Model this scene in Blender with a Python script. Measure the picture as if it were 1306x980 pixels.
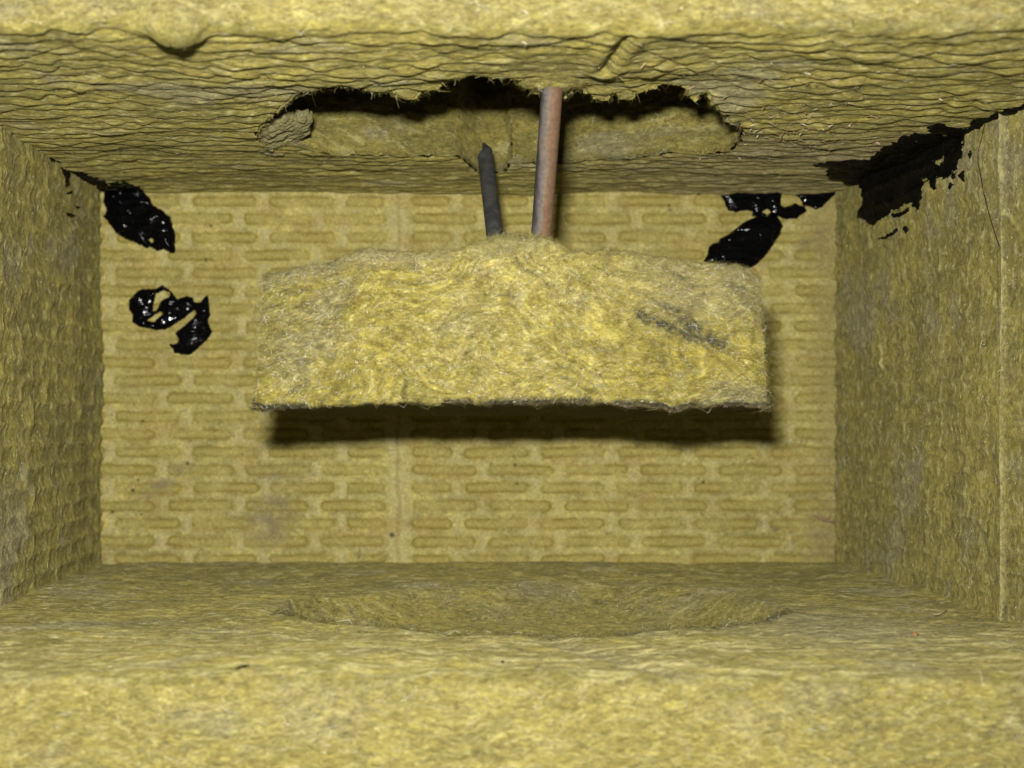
import bpy, math
import numpy as np
from mathutils import Vector

for o in list(bpy.data.objects):
    bpy.data.objects.remove(o, do_unlink=True)
scene = bpy.context.scene
COL = scene.collection

# ------------------------------------------------------------------ camera, light, exposure
F, CX, CY = 1500.0, 560.0, 527.0          # focal length in photo pixels; where the box axis vanishes
cam_d = bpy.data.cameras.new('camera')
cam = bpy.data.objects.new('camera', cam_d)
COL.objects.link(cam)
scene.camera = cam
cam.location = (0, 0, 0)
cam.rotation_euler = (math.radians(90), 0, 0)
cam_d.sensor_width = 36.0
cam_d.lens = 36.0 * F / 1306.0
cam_d.shift_x = (653 - CX) / 1306.0
cam_d.shift_y = -(490 - CY) / 1306.0
cam_d.clip_start = 0.005
cam_d.clip_end = 20
cam_d.dof.use_dof = True
cam_d.dof.focus_distance = 0.368
cam_d.dof.aperture_fstop = 14.0

w = bpy.data.worlds.new('World')
scene.world = w
w.use_nodes = True
w.node_tree.nodes['Background'].inputs[0].default_value = (0.9, 0.93, 1.0, 1)
w.node_tree.nodes['Background'].inputs[1].default_value = 0.060

fl = bpy.data.lights.new('camera_flash', 'AREA')
fl.shape = 'RECTANGLE'
fl.size = 0.018
fl.size_y = 0.009
fl.energy = 1.9
fl.color = (1.0, 0.975, 0.925)
flo = bpy.data.objects.new('camera_flash', fl)
COL.objects.link(flo)
flo.location = (-0.012, -0.002, 0.0345)
flo.rotation_euler = (math.radians(89), 0, math.radians(-2))

vs = scene.view_settings
scene.display_settings.display_device = 'sRGB'
vs.view_transform = 'Standard'
vs.look = 'None'
vs.exposure = 0.0
vs.gamma = 1.0
vs.use_curve_mapping = False

# ------------------------------------------------------------------ noise
rng = np.random.default_rng(7)
PERM = rng.permutation(256)
PERM = np.concatenate([PERM, PERM, PERM])
GA = rng.random(256) * 2 * np.pi
GX, GY = np.cos(GA), np.sin(GA)

def perlin(x, y, seed=0):
    x = np.asarray(x, float) + seed * 17.31
    y = np.asarray(y, float) + seed * 9.77
    x, y = np.broadcast_arrays(x, y)
    xi = np.floor(x).astype(int); yi = np.floor(y).astype(int)
    xf = x - xi; yf = y - yi
    u = xf * xf * xf * (xf * (xf * 6 - 15) + 10)
    v = yf * yf * yf * (yf * (yf * 6 - 15) + 10)
    def g(ax, ay):
        h = PERM[PERM[(xi + ax) & 255] + ((yi + ay) & 255)]
        return GX[h] * (xf - ax) + GY[h] * (yf - ay)
    a = g(0, 0); b = g(1, 0); c = g(0, 1); d = g(1, 1)
    return 1.5 * (a + (b - a) * u + (c - a) * v + (a - b - c + d) * u * v)

def fbm(x, y, oct=4, seed=0, gain=0.5):
    s = 0; a = 1.0
    for i in range(oct):
        s = s + a * perlin(x * 2 ** i, y * 2 ** i, seed + i * 3.3)
        a *= gain
    return s

def worley(x, y, seed=0, jit=0.85):
    x, y = np.broadcast_arrays(np.asarray(x, float), np.asarray(y, float))
    xi = np.floor(x).astype(int); yi = np.floor(y).astype(int)
    f1 = np.full(x.shape, 9.0); f2 = np.full(x.shape, 9.0); cid = np.zeros(x.shape, int)
    for ax in (-1, 0, 1):
        for ay in (-1, 0, 1):
            h = PERM[PERM[(xi + ax + seed * 13) & 255] + ((yi + ay) & 255)]
            h2 = PERM[h + 57]
            px = xi + ax + 0.5 + (h / 255.0 - 0.5) * jit
            py = yi + ay + 0.5 + (h2 / 255.0 - 0.5) * jit
            d = np.hypot(px - x, py - y)
            n = d < f1
            f2 = np.where(n, f1, np.minimum(f2, d))
            cid = np.where(n, h, cid)
            f1 = np.where(n, d, f1)
    return f1, f2, cid / 255.0

def sstep(a, b, x):
    t = np.clip((x - a) / (b - a), 0, 1)
    return t * t * (3 - 2 * t)

def gauss(x, s):
    return np.exp(-(x / s) ** 2)

# ------------------------------------------------------------------ outlines
def dense(poly):
    return np.array(poly, float)

def sdf_poly(poly, x, y):
    """negative inside"""
    poly = np.array(poly, float)
    d = np.full(np.shape(x), 1e9)
    ins = np.zeros(np.shape(x), bool)
    n = len(poly)
    for i in range(n):
        ax, ay = poly[i]; bx, by = poly[(i + 1) % n]
        ex, ey = bx - ax, by - ay
        wx, wy = x - ax, y - ay
        t = np.clip((wx * ex + wy * ey) / (ex * ex + ey * ey + 1e-20), 0, 1)
        d = np.minimum(d, np.hypot(wx - ex * t, wy - ey * t))
        c = ((ay > y) != (by > y))
        with np.errstate(divide='ignore', invalid='ignore'):
            xx = ax + (y - ay) * ex / (ey if ey != 0 else 1e-20)
        ins ^= c & (x < xx)
    return np.where(ins, -d, d)

# ------------------------------------------------------------------ the box, in metres
DB = 0.481                                   # depth of the back panel's face
ZC = (CY - 243) / F * DB                     # underside of the top slab
ZF = (CY - 718) / F * DB                     # top of the floor slab
XL = (130 - CX) / F * DB
DFT = 0.275                                  # front of top slab
DFB = 0.2716                                 # front of floor slab
def XR(y): return 0.1619 + 0.0657 * (DB - y)
def px_on_y(px, py, y): return (px - CX) / F * y, (CY - py) / F * y
def px_on_z(px, py, z):
    y = z * F / (CY - py)
    return (px - CX) / F * y, y
def px_on_right(px, py):
    y = (0.1619 + 0.0657 * DB) / ((px - CX) / F + 0.0657)
    return y, (CY - py) / F * y
def px_on_left(px, py):
    y = XL * F / (px - CX)
    return y, (CY - py) / F * y

# ------------------------------------------------------------------ materials
def nodes_of(m):
    m.use_nodes = True
    return m.node_tree.nodes, m.node_tree.links

def wool_material(name, stretch=(1, 1, 1), bump=0.5, bright=1.0, fine=900.0, grain=0.62):
    m = bpy.data.materials.new(name)
    N, L = nodes_of(m)
    b = N['Principled BSDF']
    tc = N.new('ShaderNodeTexCoord')
    mp = N.new('ShaderNodeMapping'); mp.inputs['Scale'].default_value = stretch
    L.new(tc.outputs['Object'], mp.inputs['Vector'])
    at = N.new('ShaderNodeAttribute'); at.attribute_name = 'wool'
    n1 = N.new('ShaderNodeTexNoise'); n1.inputs['Scale'].default_value = fine
    n1.inputs['Detail'].default_value = 5; n1.inputs['Roughness'].default_value = 0.7; n1.inputs['Distortion'].default_value = 1.2
    L.new(mp.outputs[0], n1.inputs['Vector'])
    n2 = N.new('ShaderNodeTexNoise'); n2.inputs['Scale'].default_value = fine * 0.28
    n2.inputs['Detail'].default_value = 6; n2.inputs['Roughness'].default_value = 0.65; n2.inputs['Distortion'].default_value = 2.2
    L.new(mp.outputs[0], n2.inputs['Vector'])
    r1 = N.new('ShaderNodeMapRange'); r1.inputs[1].default_value = 0.3; r1.inputs[2].default_value = 0.7
    r1.inputs[3].default_value = (1 - grain) * bright; r1.inputs[4].default_value = (1 + grain) * bright
    L.new(n1.outputs[0], r1.inputs[0])
    r2 = N.new('ShaderNodeMapRange'); r2.inputs[1].default_value = 0.3; r2.inputs[2].default_value = 0.7
    r2.inputs[3].default_value = 0.8; r2.inputs[4].default_value = 1.2
    L.new(n2.outputs[0], r2.inputs[0])
    mu = N.new('ShaderNodeMath'); mu.operation = 'MULTIPLY'
    L.new(r1.outputs[0], mu.inputs[0]); L.new(r2.outputs[0], mu.inputs[1])
    vm = N.new('ShaderNodeVectorMath'); vm.operation = 'SCALE'
    L.new(at.outputs['Color'], vm.inputs[0]); L.new(mu.outputs[0], vm.inputs['Scale'])
    # tiny pale shot and dark specks
    vo = N.new('ShaderNodeTexVoronoi'); vo.inputs['Scale'].default_value = 420
    L.new(tc.outputs['Object'], vo.inputs['Vector'])
    sp = N.new('ShaderNodeMapRange'); sp.inputs[1].default_value = 0.07; sp.inputs[2].default_value = 0.12
    sp.inputs[3].default_value = 1; sp.inputs[4].default_value = 0
    L.new(vo.outputs['Distance'], sp.inputs[0])
    rr = N.new('ShaderNodeMath'); rr.operation = 'GREATER_THAN'; rr.inputs[1].default_value = 0.78
    sx = N.new('ShaderNodeSeparateColor'); L.new(vo.outputs['Color'], sx.inputs[0]); L.new(sx.outputs[0], rr.inputs[0])
    m1 = N.new('ShaderNodeMath'); m1.operation = 'MULTIPLY'; L.new(sp.outputs[0], m1.inputs[0]); L.new(rr.outputs[0], m1.inputs[1])
    cs = N.new('ShaderNodeMix'); cs.data_type = 'RGBA'
    cs.inputs[6].default_value = (0.07, 0.055, 0.03, 1); cs.inputs[7].default_value = (0.68, 0.6, 0.36, 1)
    gr = N.new('ShaderNodeMath'); gr.operation = 'GREATER_THAN'; gr.inputs[1].default_value = 0.45
    L.new(sx.outputs[1], gr.inputs[0]); L.new(gr.outputs[0], cs.inputs[0])
    mx = N.new('ShaderNodeMix'); mx.data_type = 'RGBA'
    L.new(m1.outputs[0], mx.inputs[0]); L.new(vm.outputs[0], mx.inputs[6]); L.new(cs.outputs[2], mx.inputs[7])
    L.new(mx.outputs[2], b.inputs['Base Color'])
    b.inputs['Roughness'].default_value = 0.85
    b.inputs['Specular IOR Level'].default_value = 0.2
    b.inputs['Diffuse Roughness'].default_value = 0.8
    b.inputs['Sheen Weight'].default_value = 0.08
    b.inputs['Sheen Roughness'].default_value = 0.5
    b.inputs['Sheen Tint'].default_value = (0.85, 0.78, 0.45, 1)
    bp = N.new('ShaderNodeBump'); bp.inputs['Strength'].default_value = bump; bp.inputs['Distance'].default_value = 0.0006
    ad = N.new('ShaderNodeMath'); ad.operation = 'ADD'
    L.new(n1.outputs[0], ad.inputs[0]); L.new(n2.outputs[0], ad.inputs[1]); L.new(ad.outputs[0], bp.inputs['Height'])
    L.new(bp.outputs[0], b.inputs['Normal'])
    return m

def simple(name, col, rough=0.6, spec=0.4, noise=None, col2=None, metal=0.0, bump=0.0, bscale=1500, bdist=0.0004):
    m = bpy.data.materials.new(name)
    N, L = nodes_of(m)
    b = N['Principled BSDF']
    b.inputs['Roughness'].default_value = rough
    b.inputs['Specular IOR Level'].default_value = spec
    b.inputs['Metallic'].default_value = metal
    b.inputs['Base Color'].default_value = (*col, 1)
    tc = N.new('ShaderNodeTexCoord')
    if noise:
        n = N.new('ShaderNodeTexNoise'); n.inputs['Scale'].default_value = noise; n.inputs['Detail'].default_value = 6
        n.inputs['Roughness'].default_value = 0.65
        L.new(tc.outputs['Object'], n.inputs['Vector'])
        cr = N.new('ShaderNodeValToRGB')
        cr.color_ramp.elements[0].position = 0.38; cr.color_ramp.elements[1].position = 0.62
        cr.color_ramp.elements[0].color = (*col, 1); cr.color_ramp.elements[1].color = (*(col2 or col), 1)
        L.new(n.outputs[0], cr.inputs[0]); L.new(cr.outputs[0], b.inputs['Base Color'])
    if bump:
        n = N.new('ShaderNodeTexNoise'); n.inputs['Scale'].default_value = bscale; n.inputs['Detail'].default_value = 4
        L.new(tc.outputs['Object'], n.inputs['Vector'])
        bp = N.new('ShaderNodeBump'); bp.inputs['Strength'].default_value = bump; bp.inputs['Distance'].default_value = bdist
        L.new(n.outputs[0], bp.inputs['Height']); L.new(bp.outputs[0], b.inputs['Normal'])
    return m

def attr_material(name, rough, spec):
    m = bpy.data.materials.new(name)
    N, L = nodes_of(m)
    b = N['Principled BSDF']
    at = N.new('ShaderNodeAttribute'); at.attribute_name = 'wool'
    L.new(at.outputs['Color'], b.inputs['Base Color'])
    b.inputs['Roughness'].default_value = rough
    b.inputs['Specular IOR Level'].default_value = spec
    return m

M_WOOL = wool_material('mineral_wool', (0.45, 1, 1.2), 0.6)
M_WOOL_V = wool_material('mineral_wool_upright_grain', (1, 1, 0.5), 0.6)
M_FACING = wool_material('pressed_wool_facing', (1, 1, 1), 0.3, 1.0, 1300, 0.35)
M_BLOCK = wool_material('cut_wool', (0.5, 1, 1), 0.7, 1.0, 1000)
M_FIB = attr_material('wool_fibre', 0.36, 0.5)
M_TAR = simple('glossy_tar', (0.0025, 0.0025, 0.003), 0.10, 0.26, bump=0.22, bscale=420, bdist=0.0005)
M_SMEAR = simple('dry_tar', (0.003, 0.003, 0.003), 0.5, 0.12, noise=70, col2=(0.008, 0.0065, 0.0045), bump=0.8, bscale=900, bdist=0.0006)

# ------------------------------------------------------------------ mesh helpers
def link_mesh(name, verts, quads, mat, parent=None, origin=(0, 0, 0), cols=None, smooth=True, tris=None, extra=None):
    verts = np.asarray(verts, np.float32).reshape(-1, 3) - np.array(origin, np.float32)
    me = bpy.data.meshes.new(name)
    me.vertices.add(len(verts)); me.vertices.foreach_set('co', verts.ravel())
    polys = []
    li = []; ls = []; lt = []
    st = 0
    if quads is not None and len(quads):
        q = np.asarray(quads, np.int32)
        li.append(q.ravel()); ls.append(st + np.arange(len(q)) * 4); lt.append(np.full(len(q), 4)); st += len(q) * 4
    if tris is not None and len(tris):
        q = np.asarray(tris, np.int32)
        li.append(q.ravel()); ls.append(st + np.arange(len(q)) * 3); lt.append(np.full(len(q), 3)); st += len(q) * 3
    for e in (extra or []):
        li.append(np.array(e, np.int32)); ls.append(np.array([st])); lt.append(np.array([len(e)])); st += len(e)
    li = np.concatenate(li); ls = np.concatenate(ls); lt = np.concatenate(lt)
    me.loops.add(len(li)); me.loops.foreach_set('vertex_index', li.astype(np.int32))
    me.polygons.add(len(ls)); me.polygons.foreach_set('loop_start', ls.astype(np.int32))
    me.polygons.foreach_set('loop_total', lt.astype(np.int32))
    me.polygons.foreach_set('use_smooth', np.full(len(ls), smooth))
    me.update(calc_edges=True)
    if cols is not None:
        a = me.color_attributes.new('wool', 'FLOAT_COLOR', 'POINT')
        c = np.ones((len(verts), 4), np.float32); c[:, :3] = np.asarray(cols).reshape(-1, 3)
        a.data.foreach_set('color', c.ravel())
    me.materials.append(mat)
    o = bpy.data.objects.new(name, me)
    COL.objects.link(o)
    if parent is not None:
        o.parent = parent
        po = Vector(parent['_o']) if '_o' in parent else parent.location
        o.location = Vector(origin) - Vector(po)
    else:
        o.location = origin
    return o

def thing(name, label, cat, loc, group=None):
    o = bpy.data.objects.new(name, None)
    o.empty_display_size = 0.01
    COL.objects.link(o); o.location = loc
    o['label'] = label; o['category'] = cat
    if group: o['group'] = group
    return o

def profile(corners, arc=6):
    """corners: (p, q, radius, count along the side to the next corner), counter-clockwise and closed"""
    pts = []
    n = len(corners)
    ends = []
    for i in range(n):
        p = np.array(corners[i][:2]); a = np.array(corners[i - 1][:2]); b = np.array(corners[(i + 1) % n][:2])
        r = corners[i][2]
        e1 = (a - p) / np.linalg.norm(a - p); e2 = (b - p) / np.linalg.norm(b - p)
        ends.append((p + e1 * r, p, p + e2 * r))
    for i in range(n):
        s, c, e = ends[i]
        for t in np.linspace(0, 1, arc):
            pts.append((1 - t) ** 2 * s + 2 * t * (1 - t) * c + t * t * e)
        nx = ends[(i + 1) % n][0]
        k = corners[i][3]
        for t in np.linspace(0, 1, k + 2)[1:-1]:
            pts.append(e * (1 - t) + nx * t)
    pts = np.array(pts)
    d = np.roll(pts, -1, 0) - np.roll(pts, 1, 0)
    d /= np.linalg.norm(d, axis=1)[:, None] + 1e-12
    nor = np.stack([d[:, 1], -d[:, 0]], 1)
    return pts, nor

def grid_normals(P, closed=True):
    if closed:
        dv = np.roll(P, -1, 0) - np.roll(P, 1, 0)
    else:
        dv = np.gradient(P, axis=0)
    du = np.gradient(P, axis=1)
    n = np.cross(du, dv)
    n /= np.linalg.norm(n, axis=2)[:, :, None] + 1e-12
    return n, du / (np.linalg.norm(du, axis=2)[:, :, None] + 1e-12), dv / (np.linalg.norm(dv, axis=2)[:, :, None] + 1e-12)

def prism(name, prof, axis_vals, axes, disp, color, mat, origin, parent=None, warp=None, hole=None):
    """sheet swept from a closed profile; axes = (P, Q, A) unit vectors; displaced along its normal"""
    pts, nor = prof
    Pv, Qv, Av = [np.array(a, float) for a in axes]
    n, m = len(pts), len(axis_vals)
    pp = np.repeat(pts[:, 0][:, None], m, 1); qq = np.repeat(pts[:, 1][:, None], m, 1)
    nn = np.repeat(nor[:, None, :], m, 1)
    aa = np.repeat(axis_vals[None, :], n, 0)
    h = disp(aa, pp, qq, nn)
    p2 = pp + nn[:, :, 0] * h; q2 = qq + nn[:, :, 1] * h
    pos = p2[..., None] * Pv + q2[..., None] * Qv + aa[..., None] * Av
    if warp: pos = warp(pos, aa, pp, qq)
    cols = color(aa, pp, qq, nn, h)
    idx = np.arange(n * m).reshape(n, m)
    a = idx[:, :-1]; b = idx[:, 1:]; c = np.roll(idx, -1, 0)[:, 1:]; d = np.roll(idx, -1, 0)[:, :-1]
    quads = np.stack([a, b, c, d], -1)
    N0, du, dv = grid_normals(pos)
    want = nn[..., 0:1] * Pv + nn[..., 1:2] * Qv
    sgn = np.sign((N0 * want).sum(-1).mean())
    if sgn < 0: quads = quads[..., ::-1]
    N0 = N0 * (1 if sgn >= 0 else -1)
    keep = np.ones((n, m - 1), bool)
    if hole is not None:
        keep &= ~hole((aa[:, :-1] + aa[:, 1:]) / 2, (pp[:, :-1] + np.roll(pp, -1, 0)[:, :-1]) / 2, nn[:, :-1])
    q = quads[keep]
    caps = [list(idx[:, 0]), list(idx[:, -1][::-1])]
    o = link_mesh(name, pos, q, mat, parent, origin, cols.reshape(-1, 3), extra=caps)
    return o, dict(P=pos, N=N0, U=du, V=dv, nn=nn, a=aa, p=pp, q=qq, cols=cols)

def fibres(name, g, sel, count, length, width, lift, mat, parent, origin, ang=None, spread=0.6, colf=None, seed=1, weight=None):
    r = np.random.default_rng(seed)
    ii, jj = np.nonzero(sel)
    # even spread over area: weight by the cell size
    w_ = np.linalg.norm(np.cross(np.gradient(g['P'], axis=0)[ii, jj], np.gradient(g['P'], axis=1)[ii, jj]), axis=1)
    w_ = np.minimum(w_, np.percentile(w_, 98))
    if weight is not None: w_ = w_ * weight[ii, jj]
    k = r.choice(len(ii), count, p=w_ / w_.sum())
    i, j = ii[k], jj[k]
    P, N, U, V = g['P'][i, j], g['N'][i, j], g['U'][i, j], g['V'][i, j]
    N = N / np.linalg.norm(N, axis=1)[:, None]
    V = np.cross(N, U)
    th = (ang[i, j] if ang is not None else 0) + r.normal(0, spread, count)
    L = length * np.clip(np.exp(r.normal(-0.1, 0.65, count)), 0.2, 3.2)
    D = np.cos(th)[:, None] * U + np.sin(th)[:, None] * V
    S = np.cross(N, D)
    bend = r.normal(0, 0.22, count) * L
    lf = lift * np.abs(r.normal(0, 1, count))
    tl = lift * r.normal(0.2, 1.0, count)
    c0 = P + U * r.normal(0, 0.0003, (count, 1)) + V * r.normal(0, 0.0003, (count, 1)) + N * 0.00008
    A = c0 - D * (L / 2)[:, None] - N * 0.00005 + N * np.maximum(0, -tl)[:, None]
    B = c0 + S * bend[:, None] + N * lf[:, None]
    C = c0 + D * (L / 2)[:, None] + N * np.maximum(0, tl)[:, None]
    w2 = (width * r.uniform(0.5, 1.3, count) / 2)[:, None]
    tw = r.uniform(-0.9, 0.9, (count, 1))
    Wd = S * np.cos(tw) + N * np.sin(tw)
    vs_ = np.stack([A - Wd * w2 * 0.4, A + Wd * w2 * 0.4, B - Wd * w2, B + Wd * w2, C - Wd * w2 * 0.3, C + Wd * w2 * 0.3], 1)
    base = np.arange(count)[:, None] * 6
    q = np.concatenate([base + np.array([[0, 1, 3, 2]]), base + np.array([[2, 3, 5, 4]])], 0)
    cc = colf(r, count, g['cols'][i, j])
    o = link_mesh(name, vs_, q, mat, parent, origin, np.repeat(cc[:, None, :], 6, 1).reshape(-1, 3))
    o['kind'] = 'stuff'
    return o

# ------------------------------------------------------------------ wool colours
YEL = np.array([0.350, 0.298, 0.072]); OLV = np.array([0.208, 0.183, 0.052]); GRY = np.array([0.265, 0.24, 0.135])
PAL = np.array([0.46, 0.415, 0.18]); BRN = np.array([0.20, 0.15, 0.05]); DRK = np.array([0.035, 0.033, 0.028])
def lerp(a, b, t): return a + (b - a) * t[..., None]

def wool_cols(u, v, seed=0, yel=0.5, gry=0.35, pal=0.4, su=1.0, sv=1.0, warp=0.010):
    """u along the grain, v across it, in metres"""
    wu = u + warp * fbm(u * 28, v * 28, 3, seed + 5)
    wv = v + warp * fbm(u * 24, v * 24, 3, seed + 8)
    a = fbm(wu * 45 * su, wv * 90 * sv, 4, seed, 0.6)
    b = fbm(wu * 130 * su, wv * 420 * sv, 4, seed + 20, 0.65)
    c = fbm(u * 22, v * 30, 4, seed + 40, 0.6)
    d = fbm(wu * 200 * su, wv * 700 * sv, 3, seed + 60, 0.7)
    t = sstep(-0.7, 0.75, a * 0.6 + b * 0.45 + (yel - 0.5) * 1.6)
    col = lerp(np.broadcast_to(OLV, u.shape + (3,)), YEL, t)
    col = lerp(col, GRY, sstep(0.1, 0.75, c + b * 0.25 + (gry - 0.5) * 1.2) * 0.75)
    col = lerp(col, PAL, sstep(0.15, 0.85, d + (pal - 0.5)) * 0.7)
    col = lerp(col, BRN, sstep(0.35, 0.9, -d + b * 0.3) * 0.45)
    return col

def fib_cols(yel=0.5, gry=0.3, gain=1.0):
    def f(r, n, under):
        k = r.random(n)
        c = under * gain
        c = np.where((k < 0.10)[:, None], 0.5 * c + 0.5 * PAL * 1.1, c)
        c = np.where(((k > 0.20) & (k < 0.20 + yel * 0.15))[:, None], 0.4 * c + 0.6 * YEL * 1.15, c)
        c = np.where((k > 0.98)[:, None], np.array([0.85, 0.82, 0.65]), c)  # a few near-white ones, glints put into the fibre colour
        c = np.where(((k > 0.92) & (k < 0.945))[:, None], BRN * 0.4, c)
        return np.clip(c * r.uniform(0.65, 1.25, (n, 1)), 0, 0.9)
    return f

def glint_cols(r, n, under):  # sparkle painted as near-white colour on very short fibres
    return np.clip(np.array([0.88, 0.84, 0.66]) * r.uniform(0.75, 1.05, (n, 1)), 0, 0.92)

# ------------------------------------------------------------------ surface relief (metres out of each face)
def pillows(u, v, cu, cv, seed):
    """soft folds: staggered lens-shaped cushions between pinched creases; cu = cushion length, cv = fold spacing"""
    wv = (v + 0.0022 * fbm(u * 26, v * 22, 3, seed) + 0.00045 * fbm(u * 190, v * 120, 3, seed + 4)) / cv
    wu = 2 * np.pi * u / cu + 5.0 * fbm(u * 17, v * 24, 3, seed + 2)
    def edge(k):
        a = (0.19 + 0.26 * perlin(u / cu * 0.5, k * 0.71, seed + 1)) * (1 - 0.45 * sstep(0.33, 0.40, v))
        return k + a * np.sin(wu + np.pi * k + 1.5 * perlin(u / cu * 0.5, k * 0.63, seed + 3)) + 0.34 * perlin(u / cu * 0.8, k * 0.77, seed + 5) + 0.16 * perlin(u / cu * 2.6, k * 0.57, seed + 7)
    k0 = np.floor(wv)
    f = np.zeros(wv.shape); gap = np.full(wv.shape, 0.5); kk = k0.copy()
    for o in (-2, -1, 0, 1):
        k = k0 + o
        b0, b1 = edge(k), edge(k + 1)
        g = np.maximum(b1 - b0, 0.12)
        t = (wv - b0) / g
        m = (t >= 0) & (t < 1)
        f = np.where(m, t, f); gap = np.where(m, g, gap); kk = np.where(m, k, kk)
    c = PERM[(kk.astype(int) * 7 + np.floor(wu / 6.28).astype(int) * 13) & 255] / 255.0
    row = np.sin(np.pi * np.clip(f, 0, 1) ** 1.35)
    return np.clip(row, 0, 1) ** 0.65 * np.clip(gap, 0.2, 1.5) ** 0.7, c

CREASE = (px_on_z(800, 42, ZC), px_on_z(770, 92, ZC))
def h_top(x, y):
    """underside of the top slab, positive = towards the box"""
    p, c = pillows(x, y, 0.0150, 0.0064, 3)
    p2, _ = pillows(x + 0.3, y, 0.010, 0.0040, 5)
    mod = 0.45 + 0.6 * sstep(-0.4, 0.4, fbm(x * 30, y * 45, 3, 61))
    near_hole = 1 - 0.75 * gauss(x - 0.0330, 0.012) * gauss(y - 0.318, 0.014)
    h = 0.00100 * p * mod * near_hole + 0.0002 * p2 * near_hole + 0.0013 * fbm(x * 14, y * 14, 2, 70)
    h = h + 0.00010 * fbm(x * 420, y * 700, 3, 71)
    rim = gauss(y - 0.330, 0.010) * sstep(-0.055, -0.045, x) * sstep(0.095, 0.085, x)
    h = h - 0.0011 * rim
    # oblique crease running back from the front edge
    (ax, ay), (bx, by) = CREASE
    t = np.clip(((x - ax) * (bx - ax) + (y - ay) * (by - ay)) / ((bx - ax) ** 2 + (by - ay) ** 2), 0, 1)
    d = np.hypot(x - ax - (bx - ax) * t, y - ay - (by - ay) * t)
    h = h - 0.0011 * gauss(d, 0.0013) + 0.0009 * gauss(d - 0.0035, 0.002)
    h = h + 0.0016 * gauss(x - 0.0316, 0.006) * gauss(y - 0.324, 0.007)
    return h

def h_floor(x, y):
    p, c = pillows(x, y, 0.022, 0.0075, 11)
    h = 0.0008 * p * sstep(-0.3, 0.4, fbm(x * 15, y * 12, 2, 77)) + 0.0006 * fbm(x * 45, y * 130, 3, 80, 0.5) + 0.0012 * fbm(x * 12, y * 20, 2, 81) + 0.00015 * fbm(x * 300, y * 800, 2, 82)
    gx = x - (0.040 + (y - 0.30) * -0.55)
    h = h - 0.0010 * gauss(gx, 0.004) * sstep(0.335, 0.315, y)
    # torn hollow under the hanging block: sheer near lip, sloping far side
    s = sdf_poly(FLOOR_POLY, x, y) + 0.0010 * fbm(x * 200, y * 200, 3, 85)
    depth = sstep(0.0, 0.0022 + 0.014 * sstep(0.36, 0.40, y) * sstep(-0.055, -0.03, x), -s)
    slope = np.clip((HOL_B - y) / (HOL_B - HOL_F), 0, 1)
    hol = depth * (0.0080 + 0.0050 * slope)
    return h - hol - 0.0012 * depth * fbm(x * 60, y * 60, 3, 87)

HOL_F, HOL_B = 0.3225, 0.417
FLOOR_POLY = [px_on_z(a, b, ZF) for a, b in [(352, 782), (372, 766), (430, 762), (520, 752), (640, 748), (760, 747), (850, 750), (930, 757), (985, 772),
              (1000, 783), (975, 793), (930, 799), (860, 803), (800, 808), (760, 814), (700, 813), (640, 811), (575, 811), (530, 806), (480, 801), (430, 796), (385, 790)]]

def dash_field(px, py):
    """pressed rows of rounded bars: signed distance to the nearest bar edge, in photo pixels"""
    k = np.round((py - 257) / 22.85)
    dy = py - (257 + 22.85 * k)
    odd = (k.astype(int) % 2) != 0
    best = np.full(px.shape, 99.0)
    left = px < 508
    S = np.where(odd, 410.0, 441.7)
    for off in (0, 1):
        n = np.maximum(np.floor((S + 98.4 - px) / 98.4) + off - 0, 0)
        s = S - 98.4 * n; e = np.minimum(s + 84, 492.5)
        c = (s + e) / 2; hh = (e - s) / 2 - 7.2
        d = np.hypot(np.maximum(np.abs(px - c) - hh, 0), dy) - 7.2
        best = np.where(left, np.minimum(best, d), best)
        n = np.maximum(np.floor((px - 493.5) / 97.7) + off - 0 * odd, 0) - 0
        s0 = np.where(odd, 525.0, 493.5)
        n2 = np.maximum(np.floor((px - s0) / 97.7) + off, 0)
        s = s0 + 97.7 * n2; e = s + 83; s = np.maximum(s, 525.0)
        c = (s + e) / 2; hh = (e - s) / 2 - 7.2
        d = np.hypot(np.maximum(np.abs(px - c) - hh, 0), dy) - 7.2
        best = np.where(~left, np.minimum(best, d), best)
    return best

def back_field(x, z):
    px = CX + x * F / DB; py = CY - z * F / DB
    px = px + 2.6 * fbm(x * 45, z * 70, 4, 90, 0.6); py = py + 1.5 * fbm(x * 60, z * 60, 4, 93, 0.6)
    return px, py, dash_field(px, py)

def h_back(x, z):
    px, py, d = back_field(x, z)
    wear = sstep(-0.5, 0.55, fbm(x * 55, z * 70, 4, 96, 0.6))
    inside = sstep(0.8, -1.2, d)
    h = -0.00012 * inside * wear - 0.00062 * gauss(d + 1.6, 1.7) * (0.3 + 0.7 * wear)
    h = h - 0.00055 * gauss(px - 508, 2.6) + 0.00025 * gauss(px - 515.5, 3) + 0.0002 * gauss(px - 500.5, 3)
    h = h + 0.0006 * gauss(px - 1063, 3.5)
    return h + 0.00022 * fbm(x * 110, z * 110, 4, 98, 0.6) + 0.0006 * fbm(x * 14, z * 14, 2, 99)

def side_dash(y, z, off):
    # the same pressed bars, seen edge-on: gaps between bars stand proud
    yy = y + 0.0016 * fbm(y * 50, z * 60, 3, 400 + off); zz = z + 0.0008 * fbm(y * 60, z * 60, 3, 404 + off)
    k = np.round(zz / 0.00733); dz = (zz / 0.00733 - k) * 0.00733
    odd = (k.astype(int) % 2) != 0
    ph = yy / 0.0262 + np.where(odd, 0.33, 0.0) + off * 0.21
    dy = (ph - np.round(ph)) * 0.0262
    return np.hypot(np.maximum(np.abs(dy) - 0.0086, 0), dz) - 0.0023

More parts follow.
